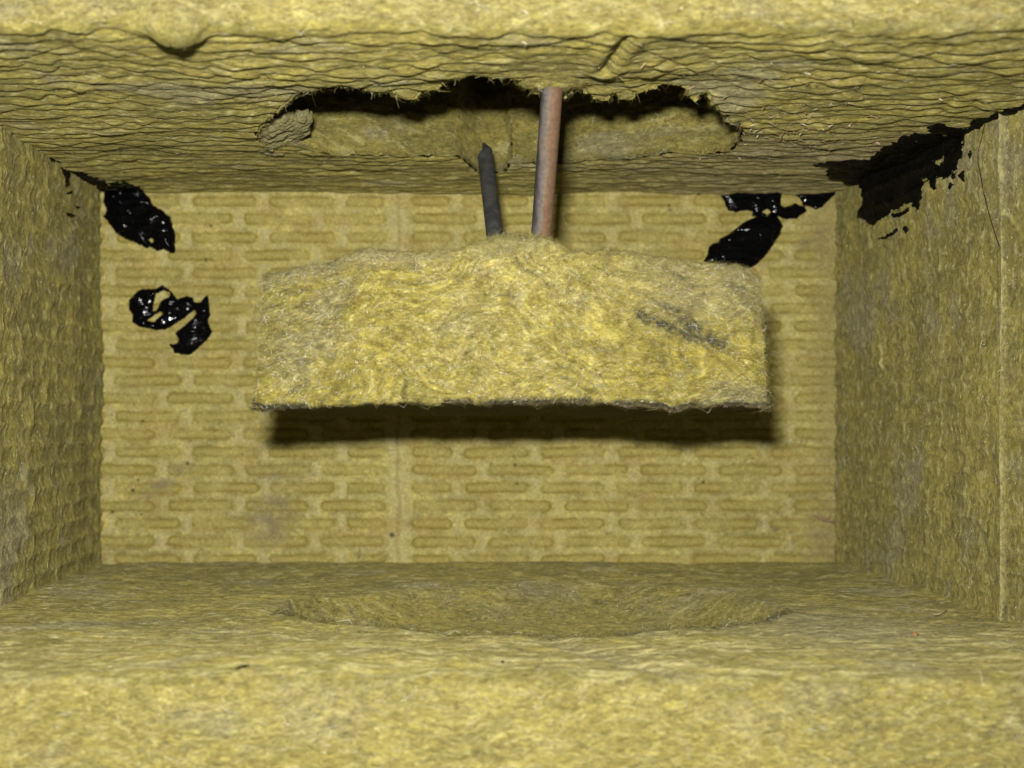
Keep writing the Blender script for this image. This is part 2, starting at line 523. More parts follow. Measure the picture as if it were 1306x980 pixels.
def h_right(y, z):
    v = fbm(y * 320, z * 45, 4, 110, 0.6)
    # faint pressed knobs
    k = np.sin(2 * np.pi * z / 0.0142 + 2 * fbm(y * 25, z * 25, 2, 111)) * np.sin(2 * np.pi * y / 0.011 + 2 * fbm(y * 25, z * 25, 2, 112))
    dd = side_dash(y, z, 1)
    h = 0.00018 * v + 0.0008 * sstep(-0.0012, 0.0018, dd) * sstep(0.355, 0.366, y) + 0.0009 * fbm(y * 18, z * 12, 2, 114)
    yr = 0.3530 + 0.0006 * fbm(z * 30, z * 0 + 1.3, 2, 115)
    h = h + 0.0020 * gauss(y - yr, 0.0007) + 0.0006 * gauss(y - yr - 0.003, 0.002)
    h = h - 0.0012 * sstep(yr, yr - 0.004, y)
    h = h + 0.0011 * gauss(y - 0.4365, 0.0009) * sstep(0.027, 0.0245, z) * sstep(0.0150, 0.0175, z) * (0.5 + np.abs(fbm(y * 100, z * 260, 2, 117)))
    return h + 0.0002 * fbm(y * 800, z * 300, 3, 116)

def h_left(y, z):
    k = np.sin(2 * np.pi * z / 0.0146 + 1.5 * fbm(y * 25, z * 25, 2, 121)) * np.sin(2 * np.pi * y / 0.0125 + 1.5 * fbm(y * 25, z * 25, 2, 122))
    row = np.abs(np.sin(np.pi * z / 0.00733 + 0.7 * fbm(y * 40, z * 20, 2, 123)))
    dd = side_dash(y, z, 2)
    h = 0.0009 * sstep(-0.0014, 0.0020, dd) + 0.0005 * fbm(y * 110, z * 70, 4, 124, 0.6) + 0.0012 * fbm(y * 20, z * 20, 2, 125)
    # long soft ridge of pulled fuzz near the front
    h = h + 0.0016 * gauss(y - 0.392 - 0.008 * fbm(z * 20, z * 0, 2, 126), 0.004) * sstep(0.03, -0.01, z) * (0.6 + fbm(z * 60, y * 60, 2, 127))
    return h + 0.00022 * fbm(y * 700, z * 300, 3, 128)

# ------------------------------------------------------------------ the hole in the top slab
HOLE_PX = [(325, 170), (329, 165), (338, 154), (348, 148), (360, 139), (372, 127), (386, 120), (405, 117), (428, 113), (455, 115), (474, 119), (497, 118),
           (508, 125), (522, 128), (536, 123), (546, 118), (553, 119), (561, 110), (575, 105), (592, 101), (612, 102), (632, 105), (652, 107), (666, 114), (678, 122),
           (686, 127), (700, 127), (714, 133), (727, 127), (741, 122), (755, 129), (770, 136), (777, 130), (783, 125), (791, 128), (799, 135), (808, 129), (818, 125), (835, 123),
           (854, 119), (868, 119), (876, 124), (885, 133), (892, 128), (900, 126), (910, 132), (918, 141), (928, 148), (937, 159), (943, 153), (949, 168), (947, 178), (931, 194), (896, 197), (854, 198),
           (813, 205), (772, 206), (730, 211), (690, 213), (652, 212), (645, 221), (632, 223), (610, 223), (600, 216), (588, 206), (575, 203), (534, 203), (493, 200), (438, 198),
           (415, 196), (391, 191), (365, 187), (341, 187), (328, 180)]
def resample(poly, n):
    p = np.array(poly + [poly[0]], float)
    s = np.concatenate([[0], np.cumsum(np.hypot(*np.diff(p, axis=0).T))])
    t = np.linspace(0, s[-1], n, endpoint=False)
    return np.stack([np.interp(t, s, p[:, 0]), np.interp(t, s, p[:, 1])], 1)
hp = resample(HOLE_PX, 900)
HOLE = np.array([px_on_z(a, b, ZC - 0.0012) for a, b in hp])
_tn = np.roll(HOLE, -1, 0) - np.roll(HOLE, 1, 0); _tn /= np.linalg.norm(_tn, axis=1)[:, None]
_nn = np.stack([_tn[:, 1], -_tn[:, 0]], 1)
_ct = HOLE.mean(0)
if ((HOLE - _ct) * _nn).sum() < 0: _nn = -_nn
_t = np.arange(900) / 900 * 2 * np.pi
_rag = 0.0009 * fbm(np.cos(_t) * 45, np.sin(_t) * 45, 4, 130, 0.7)
HOLE = HOLE + _nn * _rag[:, None]
HOLE_L = HOLE[::3]

def build_top():
    prof = profile([(DFT, ZC, 0.0035, 500), (DB + 0.002, ZC, 0.002, 5), (DB + 0.06, ZC + 0.004, 0.001, 5), (DB + 0.06, ZC + 0.06, 0.004, 12), (DFT, ZC + 0.06, 0.004, 110)], 8)
    xs = np.concatenate([np.linspace(-0.30, -0.155, 30)[:-1], np.linspace(-0.155, 0.195, 740), np.linspace(0.195, 0.30, 24)[1:]])
    def disp(a, p, q, nn):
        under = sstep(0.3, 0.95, -nn[..., 1]); front = sstep(0.3, 0.95, -nn[..., 0])
        h = under * h_top(a, p)
        fr = 0.0012 * fbm(a * 50, q * 90, 4, 140) + 0.0004 * fbm(a * 260, q * 600, 3, 141)
        edge = 0.0016 * fbm(a * 45, p * 0 + 0.5, 3, 142) * gauss(q - ZC, 0.006) * gauss(p - DFT, 0.007)
        near = gauss(q - ZC, 0.0055) * gauss(p - DFT, 0.0065)
        lump = 0.0056 * np.exp(-(np.abs(a + 0.0620) / 0.0072) ** 3) * (1 + 0.45 * fbm(a * 110, p * 110 + q * 110, 4, 143)) + 0.0014 * gauss(a + 0.045, 0.012) + 0.0014 * gauss(a - 0.12, 0.006)
        return h + front * fr + near * lump + edge
    def color(a, p, q, nn, h):
        under = sstep(0.3, 0.95, -nn[..., 1])[..., None]
        c1 = wool_cols(a, p, 1, 0.50, 0.36, 0.50, 0.6, 0.6)
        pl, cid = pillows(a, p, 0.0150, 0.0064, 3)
        c1 = c1 * (0.84 + 0.30 * pl[..., None])  # crease shade painted into the colour, on top of the relief
        c1 = lerp(c1, np.array([0.29, 0.24, 0.135]), 0.5 * sstep(0.02, 0.12, a) * sstep(0.36, 0.40, p))
        c2 = wool_cols(a, q, 31, 0.6, 0.34, 0.74, 0.8, 0.8)
        c2 = (c2 + 0.3 * (np.array([0.37, 0.315, 0.13]) - c2)) * 0.94
        near_edge = gauss(p - DFT, 0.006)[..., None]
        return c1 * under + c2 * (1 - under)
    def hole(a, p, nn):
        r = np.zeros(a.shape, bool)
        m = (nn[..., 1] < -0.8) & (a > -0.08) & (a < 0.14) & (p > 0.30) & (p < 0.46)
        r[m] = sdf_poly(HOLE_L, a[m], p[m]) < 0
        return r
    root = thing('insulation_slab', 'top slab of yellow mineral wool, creased below and torn open above the hanging block', 'insulation slab', (0, DB, ZC))
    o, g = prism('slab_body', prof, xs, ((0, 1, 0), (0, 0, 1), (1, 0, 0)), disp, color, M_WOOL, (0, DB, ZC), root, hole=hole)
    # wall of the hole, lofted up into the slab
    K = 70
    lv = np.linspace(0, 1, K) ** 1.15
    P = np.zeros((K, 900, 3))
    for k, t in enumerate(lv):
        z = ZC - 0.0016 + t * 0.046
        ang = np.arctan2(HOLE[:, 1] - _ct[1], HOLE[:, 0] - _ct[0])
        smooth_ring = HOLE - _nn * _rag[:, None] * min(1, t * 5)
        off = -0.0006 + 0.0018 * min(1, t * 8) + 0.0016 * fbm(np.arange(900) / 26.0, np.full(900, z * 190), 4, 150, 0.6) * min(1, t * 6)
        ring = smooth_ring - _nn * (0.0004 - off)[:, None]
        ring[:, 1] += (0.003 * t + 0.004 * min(1, t * 5)) * (ring[:, 1] > _ct[1])
        P[k, :, 0] = ring[:, 0]; P[k, :, 1] = ring[:, 1]; P[k, :, 2] = z
    # meet the sheet: follow its relief on the lowest rings
    hh = h_top(P[0, :, 0], P[0, :, 1])
    for k in range(K):
        P[k, :, 2] -= (hh - 0.0016) * (1 - min(1, lv[k] * 12))
    idx = np.arange(K * 900).reshape(K, 900)
    a = idx[:-1]; b = np.roll(idx, -1, 1)[:-1]; c = np.roll(idx, -1, 1)[1:]; d = idx[1:]
    q = np.stack([a, b, c, d], -1).reshape(-1, 4)
    cols = wool_cols(P[..., 0] + P[..., 1], P[..., 2], 160, 0.52, 0.48, 0.40, 0.6, 0.45) * 0.86
    cav = link_mesh('torn_cavity', P, q, M_WOOL, root, (0, DB, ZC), cols, extra=[list(idx[-1])])
    cav['label'] = 'fibrous inside of the torn opening in the top slab'
    gc = dict(P=P, cols=cols)
    n, du, dv = grid_normals(P, False)
    cen = np.array([_ct[0], _ct[1], 0])
    toC = (cen - P) * np.array([1, 1, 0])
    s = np.sign((n * toC).sum(-1).mean()); n = n * s
    gc.update(N=n, U=du, V=dv)
    sel = np.ones(P.shape[:2], bool); sel[:, 0] = 0; sel[:, -1] = 0
    fibres('loose_fibre', gc, sel, 6000, 0.0035, 0.00012, 0.0004, M_FIB, root, (0, DB, ZC), spread=0.9, colf=fib_cols(0.4), seed=20)
    fibres('glint_fibre', gc, sel, 500, 0.00055, 0.00011, 0.0002, M_FIB, root, (0, DB, ZC), spread=3, colf=glint_cols, seed=120)
    # ragged fringe round the rim
    selr = np.zeros(P.shape[:2], bool); selr[1:3, :] = True
    fibres('rim_fibre', gc, selr, 3800, 0.0016, 0.00010, 0.0004, M_FIB, root, (0, DB, ZC), ang=np.full(P.shape[:2], 1.2), spread=0.9, colf=fib_cols(0.5), seed=21)
    vis = (g['nn'][..., 1] < -0.9) & (g['a'] > -0.15) & (g['a'] < 0.19) & (g['p'] < DB)
    inh = np.zeros(vis.shape, bool)
    inh[vis] = sdf_poly(HOLE_L, g['a'][vis], g['p'][vis]) < 0.0006
    fibres('surface_fibre', g, vis & ~inh, 26000, 0.0015, 0.00008, 0.00014, M_FIB, root, (0, DB, ZC), spread=0.5, colf=fib_cols(0.3), seed=22)
    fibres('glint_fibre', g, vis & ~inh, 2600, 0.00055, 0.00011, 0.0002, M_FIB, root, (0, DB, ZC), spread=3, colf=glint_cols, seed=122)
    fr = (g['nn'][..., 0] < -0.3) & (g['q'] < ZC + 0.012) & (g['a'] > -0.13) & (g['a'] < 0.16)
    fibres('surface_fibre', g, fr, 6000, 0.0020, 0.00008, 0.0002, M_FIB, root, (0, DB, ZC), spread=0.8, colf=fib_cols(0.7), seed=23)
    return root

def build_floor():
    prof = profile([(DFB, ZF - 0.06, 0.004, 10), (DB + 0.06, ZF - 0.06, 0.001, 5), (DB + 0.06, ZF - 0.004, 0.001, 5), (DB + 0.002, ZF, 0.002, 380), (DFB, ZF, 0.0045, 170)], 9)
    xs = np.concatenate([np.linspace(-0.30, -0.155, 30)[:-1], np.linspace(-0.155, 0.195, 640), np.linspace(0.195, 0.30, 24)[1:]])
    def disp(a, p, q, nn):
        up = sstep(0.3, 0.95, nn[..., 1]); front = sstep(0.3, 0.95, -nn[..., 0])
        fr = 0.0013 * fbm(a * 50, q * 90, 4, 170) + 0.0005 * fbm(a * 260, q * 500, 3, 171)
        edge = 0.0009 * fbm(a * 45, p * 0 + 0.5, 3, 172) * gauss(q - ZF, 0.006) * gauss(p - DFB, 0.007)
        return up * h_floor(a, p) + front * fr + edge
    def color(a, p, q, nn, h):
        up = sstep(0.3, 0.95, nn[..., 1])[..., None]
        c1 = wool_cols(a, p, 2, 0.46, 0.36, 0.5, 0.6, 0.8) * 0.86
        c1 = lerp(c1, GRY * 0.95, 0.7 * gauss(a - 0.115, 0.03) * gauss(p - 0.335, 0.03))
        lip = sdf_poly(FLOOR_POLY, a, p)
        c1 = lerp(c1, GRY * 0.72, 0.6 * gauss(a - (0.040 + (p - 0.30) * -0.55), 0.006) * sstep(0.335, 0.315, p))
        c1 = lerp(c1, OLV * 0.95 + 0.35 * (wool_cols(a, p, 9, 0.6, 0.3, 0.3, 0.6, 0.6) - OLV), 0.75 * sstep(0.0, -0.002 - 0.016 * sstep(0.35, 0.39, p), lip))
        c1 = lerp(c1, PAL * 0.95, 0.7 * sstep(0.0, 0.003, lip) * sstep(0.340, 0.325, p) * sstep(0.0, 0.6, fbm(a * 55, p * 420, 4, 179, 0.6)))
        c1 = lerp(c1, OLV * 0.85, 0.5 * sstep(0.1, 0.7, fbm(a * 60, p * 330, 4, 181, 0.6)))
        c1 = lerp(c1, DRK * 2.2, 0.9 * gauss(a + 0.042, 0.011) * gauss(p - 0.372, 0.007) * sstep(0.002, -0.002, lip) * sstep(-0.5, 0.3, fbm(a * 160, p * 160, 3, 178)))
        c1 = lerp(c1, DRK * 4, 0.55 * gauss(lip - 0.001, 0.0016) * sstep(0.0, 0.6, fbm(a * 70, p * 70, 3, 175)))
        c2 = wool_cols(a, q, 32, 0.66, 0.30, 0.70, 1.0, 0.9)
        c2 = (c2 + 0.35 * (np.array([0.36, 0.31, 0.10]) - c2)) * 0.94
        return c1 * up + c2 * (1 - up)
    root = thing('insulation_slab', 'bottom slab of yellow mineral wool with a shallow torn hollow in its upper face', 'insulation slab', (0, DB, ZF - 0.06))
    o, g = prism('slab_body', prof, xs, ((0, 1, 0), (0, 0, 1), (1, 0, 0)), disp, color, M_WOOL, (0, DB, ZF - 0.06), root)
    vis = (g['nn'][..., 1] > 0.9) & (g['a'] > -0.15) & (g['a'] < 0.19) & (g['p'] < DB)
    fibres('surface_fibre', g, vis, 22000, 0.0022, 0.00008, 0.0001, M_FIB, root, (0, DB, ZF - 0.06), spread=0.4, colf=fib_cols(0.4), seed=30)
    fibres('glint_fibre', g, vis, 3000, 0.00055, 0.00011, 0.0002, M_FIB, root, (0, DB, ZF - 0.06), spread=3, colf=glint_cols, seed=130)
    fr = (g['nn'][..., 0] < -0.3) & (g['q'] > ZF - 0.03) & (g['a'] > -0.13) & (g['a'] < 0.16)
    fibres('surface_fibre', g, fr, 18000, 0.0020, 0.00008, 0.0002, M_FIB, root, (0, DB, ZF - 0.06),
           ang=0.9 * fbm(g['a'] * 40, g['q'] * 60, 3, 176), spread=0.5, colf=fib_cols(0.8), seed=31)
    lip = (np.abs(sdf_poly(FLOOR_POLY, g['a'], g['p']) - 0.001) < 0.001) & vis & (g['p'] < 0.36)
    fibres('lip_fibre', g, lip, 1800, 0.0026, 0.00012, 0.0009, M_FIB, root, (0, DB, ZF - 0.06), spread=1.0, colf=fib_cols(0.4), seed=32)
    return root

def build_back():
    prof = profile([(-0.20, DB, 0.001, 8), (-0.141, DB, 0.0, 700), (0.168, DB, 0.0, 8), (0.23, DB, 0.001, 3), (0.23, DB + 0.05, 0.001, 8), (-0.20, DB + 0.05, 0.001, 3)], 2)
    # drop zero-length duplicates from the sharp corners
    pts, nor = prof
    keep = np.concatenate([[True], np.linalg.norm(np.diff(pts, axis=0), axis=1) > 1e-7]); pts = pts[keep]
    d = np.roll(pts, -1, 0) - np.roll(pts, 1, 0); d /= np.linalg.norm(d, axis=1)[:, None]
    prof = (pts, np.stack([d[:, 1], -d[:, 0]], 1))
    zs = np.linspace(ZF - 0.0035, ZC + 0.0035, 360)
    def disp(a, p, q, nn):
        f = sstep(0.5, 0.99, -nn[..., 1])
        return f * h_back(p, a)
    def color(a, p, q, nn, h):
        px, py, d = back_field(p, a)
        base = np.array([0.555, 0.488, 0.165])
        mot = fbm(p * 90, a * 90, 4, 180, 0.65); big = fbm(p * 14, a * 14, 3, 182)
        c = base * 0.92 * (1 + 0.20 * mot + 0.16 * big + 0.22 * fbm(p * 500, a * 500, 3, 191, 0.7))[..., None]
        c = lerp(c, np.array([0.57, 0.515, 0.23]), 0.3 * sstep(2.2, 4.5, d) + 0.5 * sstep(4.8, 7.6, d))
        c = lerp(c, np.array([0.44, 0.33, 0.10]), 0.48 * sstep(0.0, 0.8, fbm(p * 55, a * 75, 4, 187, 0.6)))
        c = lerp(c, np.array([0.60, 0.55, 0.29]), 0.28 * sstep(0.2, 0.9, fbm(p * 80, a * 110, 4, 189, 0.6)))
        wear = sstep(-0.5, 0.55, fbm(p * 55, a * 70, 4, 96, 0.6))
        ins = sstep(0.6, -1.0, d)
        c = lerp(c, np.array([0.42, 0.345, 0.080]), ins * (0.35 + 0.45 * wear))
        c = lerp(c, np.array([0.24, 0.185, 0.04]), gauss(d + 1.5, 1.8) * (0.20 + 0.45 * wear))
        c = lerp(c, base * 0.9, 0.55 * sstep(-3.8, -6.0, d))
        c = lerp(c, np.array([0.27, 0.20, 0.05]), gauss(px - 508, 2.4) * 0.4)
        # grey scuffs near the foot, a darker right edge, a scatter of dirt
        sc = gauss(px - 345, 26) * gauss(py - 655, 48) + 0.9 * gauss((px - 215) + (py - 610) * 1.2, 14) * gauss(py - 612, 26) + 0.7 * gauss(px - 1045, 25) * gauss(py - 300, 32) + 0.4 * gauss(px - 1045, 26) * gauss(py - 690, 35)
        c = lerp(c, np.array([0.29, 0.25, 0.135]), np.clip(sc * (0.6 + 0.8 * fbm(p * 160, a * 160, 3, 185)), 0, 0.75))
        c = lerp(c, np.array([0.36, 0.30, 0.12]), 0.5 * sstep(1020, 1062, px) * (py > 250))
        for sx, sy, sr in [(240, 591, 2.3), (169, 625, 2.2), (178, 612, 1.6), (143, 653, 2.0), (179, 656, 1.6), (502, 683, 3.2), (310, 565 + 14, 1.4), (142, 530, 1.4),
                           (182, 536, 1.5), (262, 330, 2.0), (268, 288, 1.8), (855, 262, 1.8), (855, 268, 1.6), (656, 593, 1.8), (659, 618, 1.8), (896, 615, 2.2), (120, 700, 1.8)]:
            c = lerp(c, DRK, 0.85 * sstep(1.4, 0.5, np.hypot(px - sx, py - sy) / sr))
        return c
    root = thing('insulation_batt', 'back panel of pressed yellow wool facing embossed with rows of rounded bars', 'insulation batt', (0, DB, ZF))
    o, g = prism('panel_face', prof, zs, ((1, 0, 0), (0, 1, 0), (0, 0, 1)), disp, color, M_FACING, (0, DB, ZF), root)
    vis = (g['nn'][..., 1] < -0.9)
    fibres('surface_fibre', g, vis, 7000, 0.0013, 0.00011, 0.0001, M_FIB, root, (0, DB, ZF), spread=3, colf=fib_cols(0.3, gain=1.05), seed=40)
    return root

def build_side(side):
    zs = np.linspace(ZF - 0.003, ZC + 0.003, 420)
    if side == 'left':
        n = 420
        cn = [(XL - 0.05, DB - 0.001, 0.001, 4), (XL - 0.05, 0.272, 0.001, 30), (XL, 0.272, 0.004, n), (XL, DB - 0.001, 0.001, 10)]
        root = thing('insulation_batt', 'side panel of lumpy grey-olive wool with small black spots beneath the creased slab', 'insulation batt', (XL, DB, ZF))
        org = (XL, DB, ZF)
    else:
        n = 460
        xa, xb = XR(0.272), XR(DB - 0.001)
        cn = [(xb + 0.05, DB - 0.001, 0.001, 10), (xb, DB - 0.001, 0.001, n), (xa, 0.272, 0.004, 30), (xa + 0.05, 0.272, 0.001, 4)]
        root = thing('insulation_batt', 'side panel of finely streaked olive wool with an upright pale ridge and a black smear', 'insulation batt', (xb, DB, ZF))
        org = (xb, DB, ZF)
    # counter-clockwise in (x, y)
    pts, nor = profile(cn, 5)
    area = 0.5 * np.sum(pts[:, 0] * np.roll(pts[:, 1], -1) - np.roll(pts[:, 0], -1) * pts[:, 1])
    if area < 0: nor = -nor
    def disp(a, p, q, nn):
        f = sstep(0.5, 0.95, nn[..., 0] if side == 'left' else -nn[..., 0])
        return f * (h_left(q, a) if side == 'left' else h_right(q, a))
    def color(a, p, q, nn, h):
        if side == 'left':
            c = wool_cols(a, q, 3, 0.42, 0.36, 0.42, 0.8, 0.8, 0.004) * 0.86
            c = c * (0.86 + 0.28 * sstep(-0.001, 0.003, side_dash(q, a, 2)))[..., None]
            for sx, sy, sr in []: pass
            return c
        c = wool_cols(a, q, 4, 0.44, 0.44, 0.45, 0.9, 0.8, 0.004) * 0.86
        c = lerp(c * 0.9, PAL * 0.95, 0.5 * sstep(0.0008, 0.0042, side_dash(q, a, 1) + 0.0006 * fbm(q * 300, a * 200, 3, 420)))
        c = lerp(c, PAL * 1.1, 0.8 * gauss(q - 0.3532, 0.0007))
        c = lerp(c, PAL * 1.05, 0.9 * gauss(q - 0.4365 - 0.0007 * fbm(a * 200, q * 0, 2, 430), 0.0009) * sstep(0.027, 0.0245, a) * sstep(0.0150, 0.0175, a))
        return c
    o, g = prism('panel_face', (pts, nor), zs, ((1, 0, 0), (0, 1, 0), (0, 0, 1)), disp, color, M_WOOL_V, org, root)
    s = g['nn'][..., 0] if side == 'left' else -g['nn'][..., 0]
    vis = (s > 0.9) & (g['q'] > 0.30)
    fibres('surface_fibre', g, vis, 15000, 0.0016, 0.00009, 0.0002, M_FIB, root, org, spread=0.7, colf=fib_cols(0.3), seed=50 + (side == 'left'))
    fibres('glint_fibre', g, vis, 2200, 0.00055, 0.00011, 0.0002, M_FIB, root, org, spread=3, colf=glint_cols, seed=150 + (side == 'left'))
    return root

# ------------------------------------------------------------------ the hanging block
D0, DT = 0.330, 0.082
def px_x(px): return (px - CX) / F * D0
def px_z(py): return (CY - py) / F * D0
TOPX = [328, 336, 348, 380, 418, 436, 452, 470, 500, 560, 598, 640, 690, 712, 735, 780, 830, 870, 905, 940, 958, 968, 974, 978]
TOPY = [352, 350, 346, 339, 331, 322, 317, 316, 318, 316, 309, 303, 302, 306, 314, 318, 323, 329, 336, 337, 338, 342, 350, 356]
BOTX = [320, 345, 400, 500, 600, 700, 770, 800, 846, 858, 880, 940, 980]
BOTY = [515, 519, 517, 513, 514, 513, 512, 516, 518, 523, 517, 517, 518]
LFY = [300, 350, 375, 400, 440, 480, 505, 520]; LFX = [342, 334, 333, 331, 329, 326, 322, 320]
RTY = [300, 340, 352, 370, 400, 440, 480, 520]; RTX = [962, 966, 971, 973, 974, 976, 978, 981]
H0 = 0.044
def build_block():
    prof = profile([(0, 0, 0.0012, 46), (DT, 0, 0.004, 14), (DT, H0, 0.006, 50), (0, H0, 0.0045, 230)], 9)
    us = np.linspace(0, 1, 620)
    def disp(a, p, q, nn):
        front = sstep(0.2, 0.95, -nn[..., 0]); bot = sstep(0.5, 0.95, -nn[..., 1])
        x = a * 0.143; s = q + 0.7 * p
        wx = x + 0.010 * fbm(x * 30, s * 30, 3, 201); ws = s + 0.010 * fbm(x * 26, s * 26, 3, 205)
        h = 0.0009 * fbm(wx * 50, ws * 90, 3, 207) + 0.00055 * fbm(wx * 150, ws * 360, 4, 210, 0.6) + 0.0008 * fbm(x * 18, s * 18, 2, 214)
        h = h * (1 - 0.75 * bot)
        edge = gauss(q, 0.0022) * (p < 0.004)
        h = h + edge * (0.0006 + 0.0007 * fbm(x * 130, x * 0, 3, 216))
        endr = np.minimum(a, 1 - a) * 0.143
        h = h - 0.0030 * front * (1 - sstep(0, 0.0045, endr)) * 0.6
        return h
    def warp(pos, a, p, q):
        y, z = pos[..., 1], pos[..., 2]
        v = z / H0
        pxc = 330 + a * 648
        pyT = np.interp(pxc, TOPX, TOPY) + 1.2 * fbm(pxc / 14, pxc * 0, 3, 220)
        pyB = np.interp(pxc, BOTX, BOTY) + 0.9 * fbm(pxc / 9, pxc * 0, 3, 221)
        zt = px_z(pyT); zb = px_z(pyB) - 0.0042 * np.clip(y / DT, 0, 1)
        zz = zb + (zt - zb) * v
        py = CY - zz * F / D0
        xl = px_x(np.interp(py, LFY, LFX)); xr = px_x(np.interp(py, RTY, RTX))
        taper = 0.004 * np.clip(y / DT, 0, 1)
        xx = (xl + taper) + (xr - xl - 2 * taper) * a
        return np.stack([xx, D0 + y, zz], -1)
    def color(a, p, q, nn, h):
        x = a * 0.143; s = q + 0.7 * p
        c = wool_cols(x, s, 6, 0.70, 0.42, 0.48, 1.0, 0.62, 0.013) * np.array([1.0, 0.985, 0.80])
        c = lerp(c, wool_cols(x, s, 16, 0.8, 0.05, 0.62, 1.2, 0.7, 0.011) * 1.15, 0.75 * gauss(a - 0.5, 0.2))
        c = lerp(c, OLV * 1.1, 0.5 * sstep(0.028, 0.0, x) * 0.8)
        sw = fbm((x + 0.016 * fbm(x * 24, s * 30, 3, 250)) * 150, (s + 0.016 * fbm(x * 22, s * 26, 3, 252)) * 480, 5, 254, 0.75)
        c = c * (1 + 0.36 * sw)[..., None]
        mean = np.array([0.31, 0.27, 0.095]); c = np.clip(mean + (c - mean) * 1.12, 0.02, 0.7)
        c = lerp(c, GRY, 0.55 * sstep(0.036, 0.042, s) * (p < 0.01) * sstep(0.42, 0.30, a))
        c = lerp(c, PAL * 1.05, 0.6 * sstep(0.038, 0.043, q) * gauss(a - 0.50, 0.11))
        c = lerp(c, GRY * 1.05, 0.5 * sstep(0.62, 0.85, a) * sstep(0.018, 0.034, q))
        # sooty streak at right, dirt at upper left, dark crust along the lower edge
        X = 328 + a * 650; Y = 517 - q / H0 * 200
        st = np.zeros(a.shape)
        for (sx, sy, rx, ry) in [(824, 402, 12, 8), (848, 408, 20, 8), (884, 408, 15, 13), (893, 424, 22, 11), (914, 426, 16, 11), (865, 388, 24, 6), (945, 350, 16, 6), (868, 340, 12, 5)]:
            g_ = np.exp(-(((X - sx) * 0.94 - (Y - sy) * 0.3) / rx) ** 2 - ((Y - sy - (X - sx) * 0.25) / ry) ** 2)
            st = np.maximum(st, g_ * (1.0 if sy > 395 else 0.55))
        st = st + 0.45 * np.exp(-((X - 375) / 32) ** 2 - ((Y - 351 + (X - 375) * 0.12) / 5) ** 2) + 0.35 * np.exp(-((X - 630) / 30) ** 2 - ((Y - 335) / 4) ** 2)
        st = st * (0.6 + 0.6 * fbm(x * 700, s * 700, 3, 230)) * (p < 0.02)
        c = lerp(c, DRK * 1.2, np.clip(st * 1.5, 0, 0.88))
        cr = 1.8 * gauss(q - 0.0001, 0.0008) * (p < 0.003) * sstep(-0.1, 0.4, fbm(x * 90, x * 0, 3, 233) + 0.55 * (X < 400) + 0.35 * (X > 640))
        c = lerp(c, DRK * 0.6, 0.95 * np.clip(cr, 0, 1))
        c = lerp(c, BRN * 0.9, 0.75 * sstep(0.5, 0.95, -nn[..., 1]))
        return c
    root = thing('insulation_block', 'fuzzy yellow block cut from mineral wool, hanging on two rods below the torn opening', 'insulation block', (0.045, D0 + 0.04, 0.0))
    org = (0.045, D0 + 0.04, 0.0)
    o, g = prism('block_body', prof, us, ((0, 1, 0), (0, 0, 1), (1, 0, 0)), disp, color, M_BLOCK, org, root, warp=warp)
    x = g['a'] * 0.143; s = g['q'] + 0.7 * g['p']
    ang = 1.3 * fbm(x * 34, s * 40, 3, 240) + 0.15
    front = (g['nn'][..., 0] < -0.25) & (g['p'] < 0.01)
    fibres('surface_fibre', g, front, 62000, 0.0017, 0.00006, 0.00010, M_FIB, root, org, ang=ang, spread=0.5, colf=fib_cols(0.6), seed=60)
    fibres('glint_fibre', g, front, 3800, 0.0005, 0.00011, 0.0002, M_FIB, root, org, spread=3, colf=glint_cols, seed=160)
    top = (g['q'] > H0 - 0.004) & (g['p'] < 0.03)
    fibres('fuzz', g, top, 11000, 0.0018, 0.00006, 0.0005, M_FIB, root, org, spread=1.4, colf=fib_cols(0.6, gain=1.08), seed=61)
    wt = gauss(328 + g['a'] * 650 - 655, 45)
    fibres('fuzz', g, top, 5200, 0.0026, 0.00007, 0.0010, M_FIB, root, org, spread=1.4, colf=fib_cols(0.9, gain=1.08), seed=62, weight=wt)
    low = (g['q'] < 0.0018) & (g['p'] < 0.003)
    def dark(r, n, u):
        c = u * 0.9; k = r.random(n) < 0.7
        return np.where(k[:, None], DRK * 0.8, c)
    fibres('fuzz', g, low, 900, 0.0016, 0.00007, 0.0003, M_FIB, root, org, spread=1.2, colf=dark, seed=63)
    ends = (g['a'] < 0.006) | (g['a'] > 0.994)
    fibres('fuzz', g, ends & (g['p'] < 0.02), 2600, 0.0024, 0.00008, 0.0006, M_FIB, root, org, spread=1.6, colf=fib_cols(0.4), seed=64)
    return root

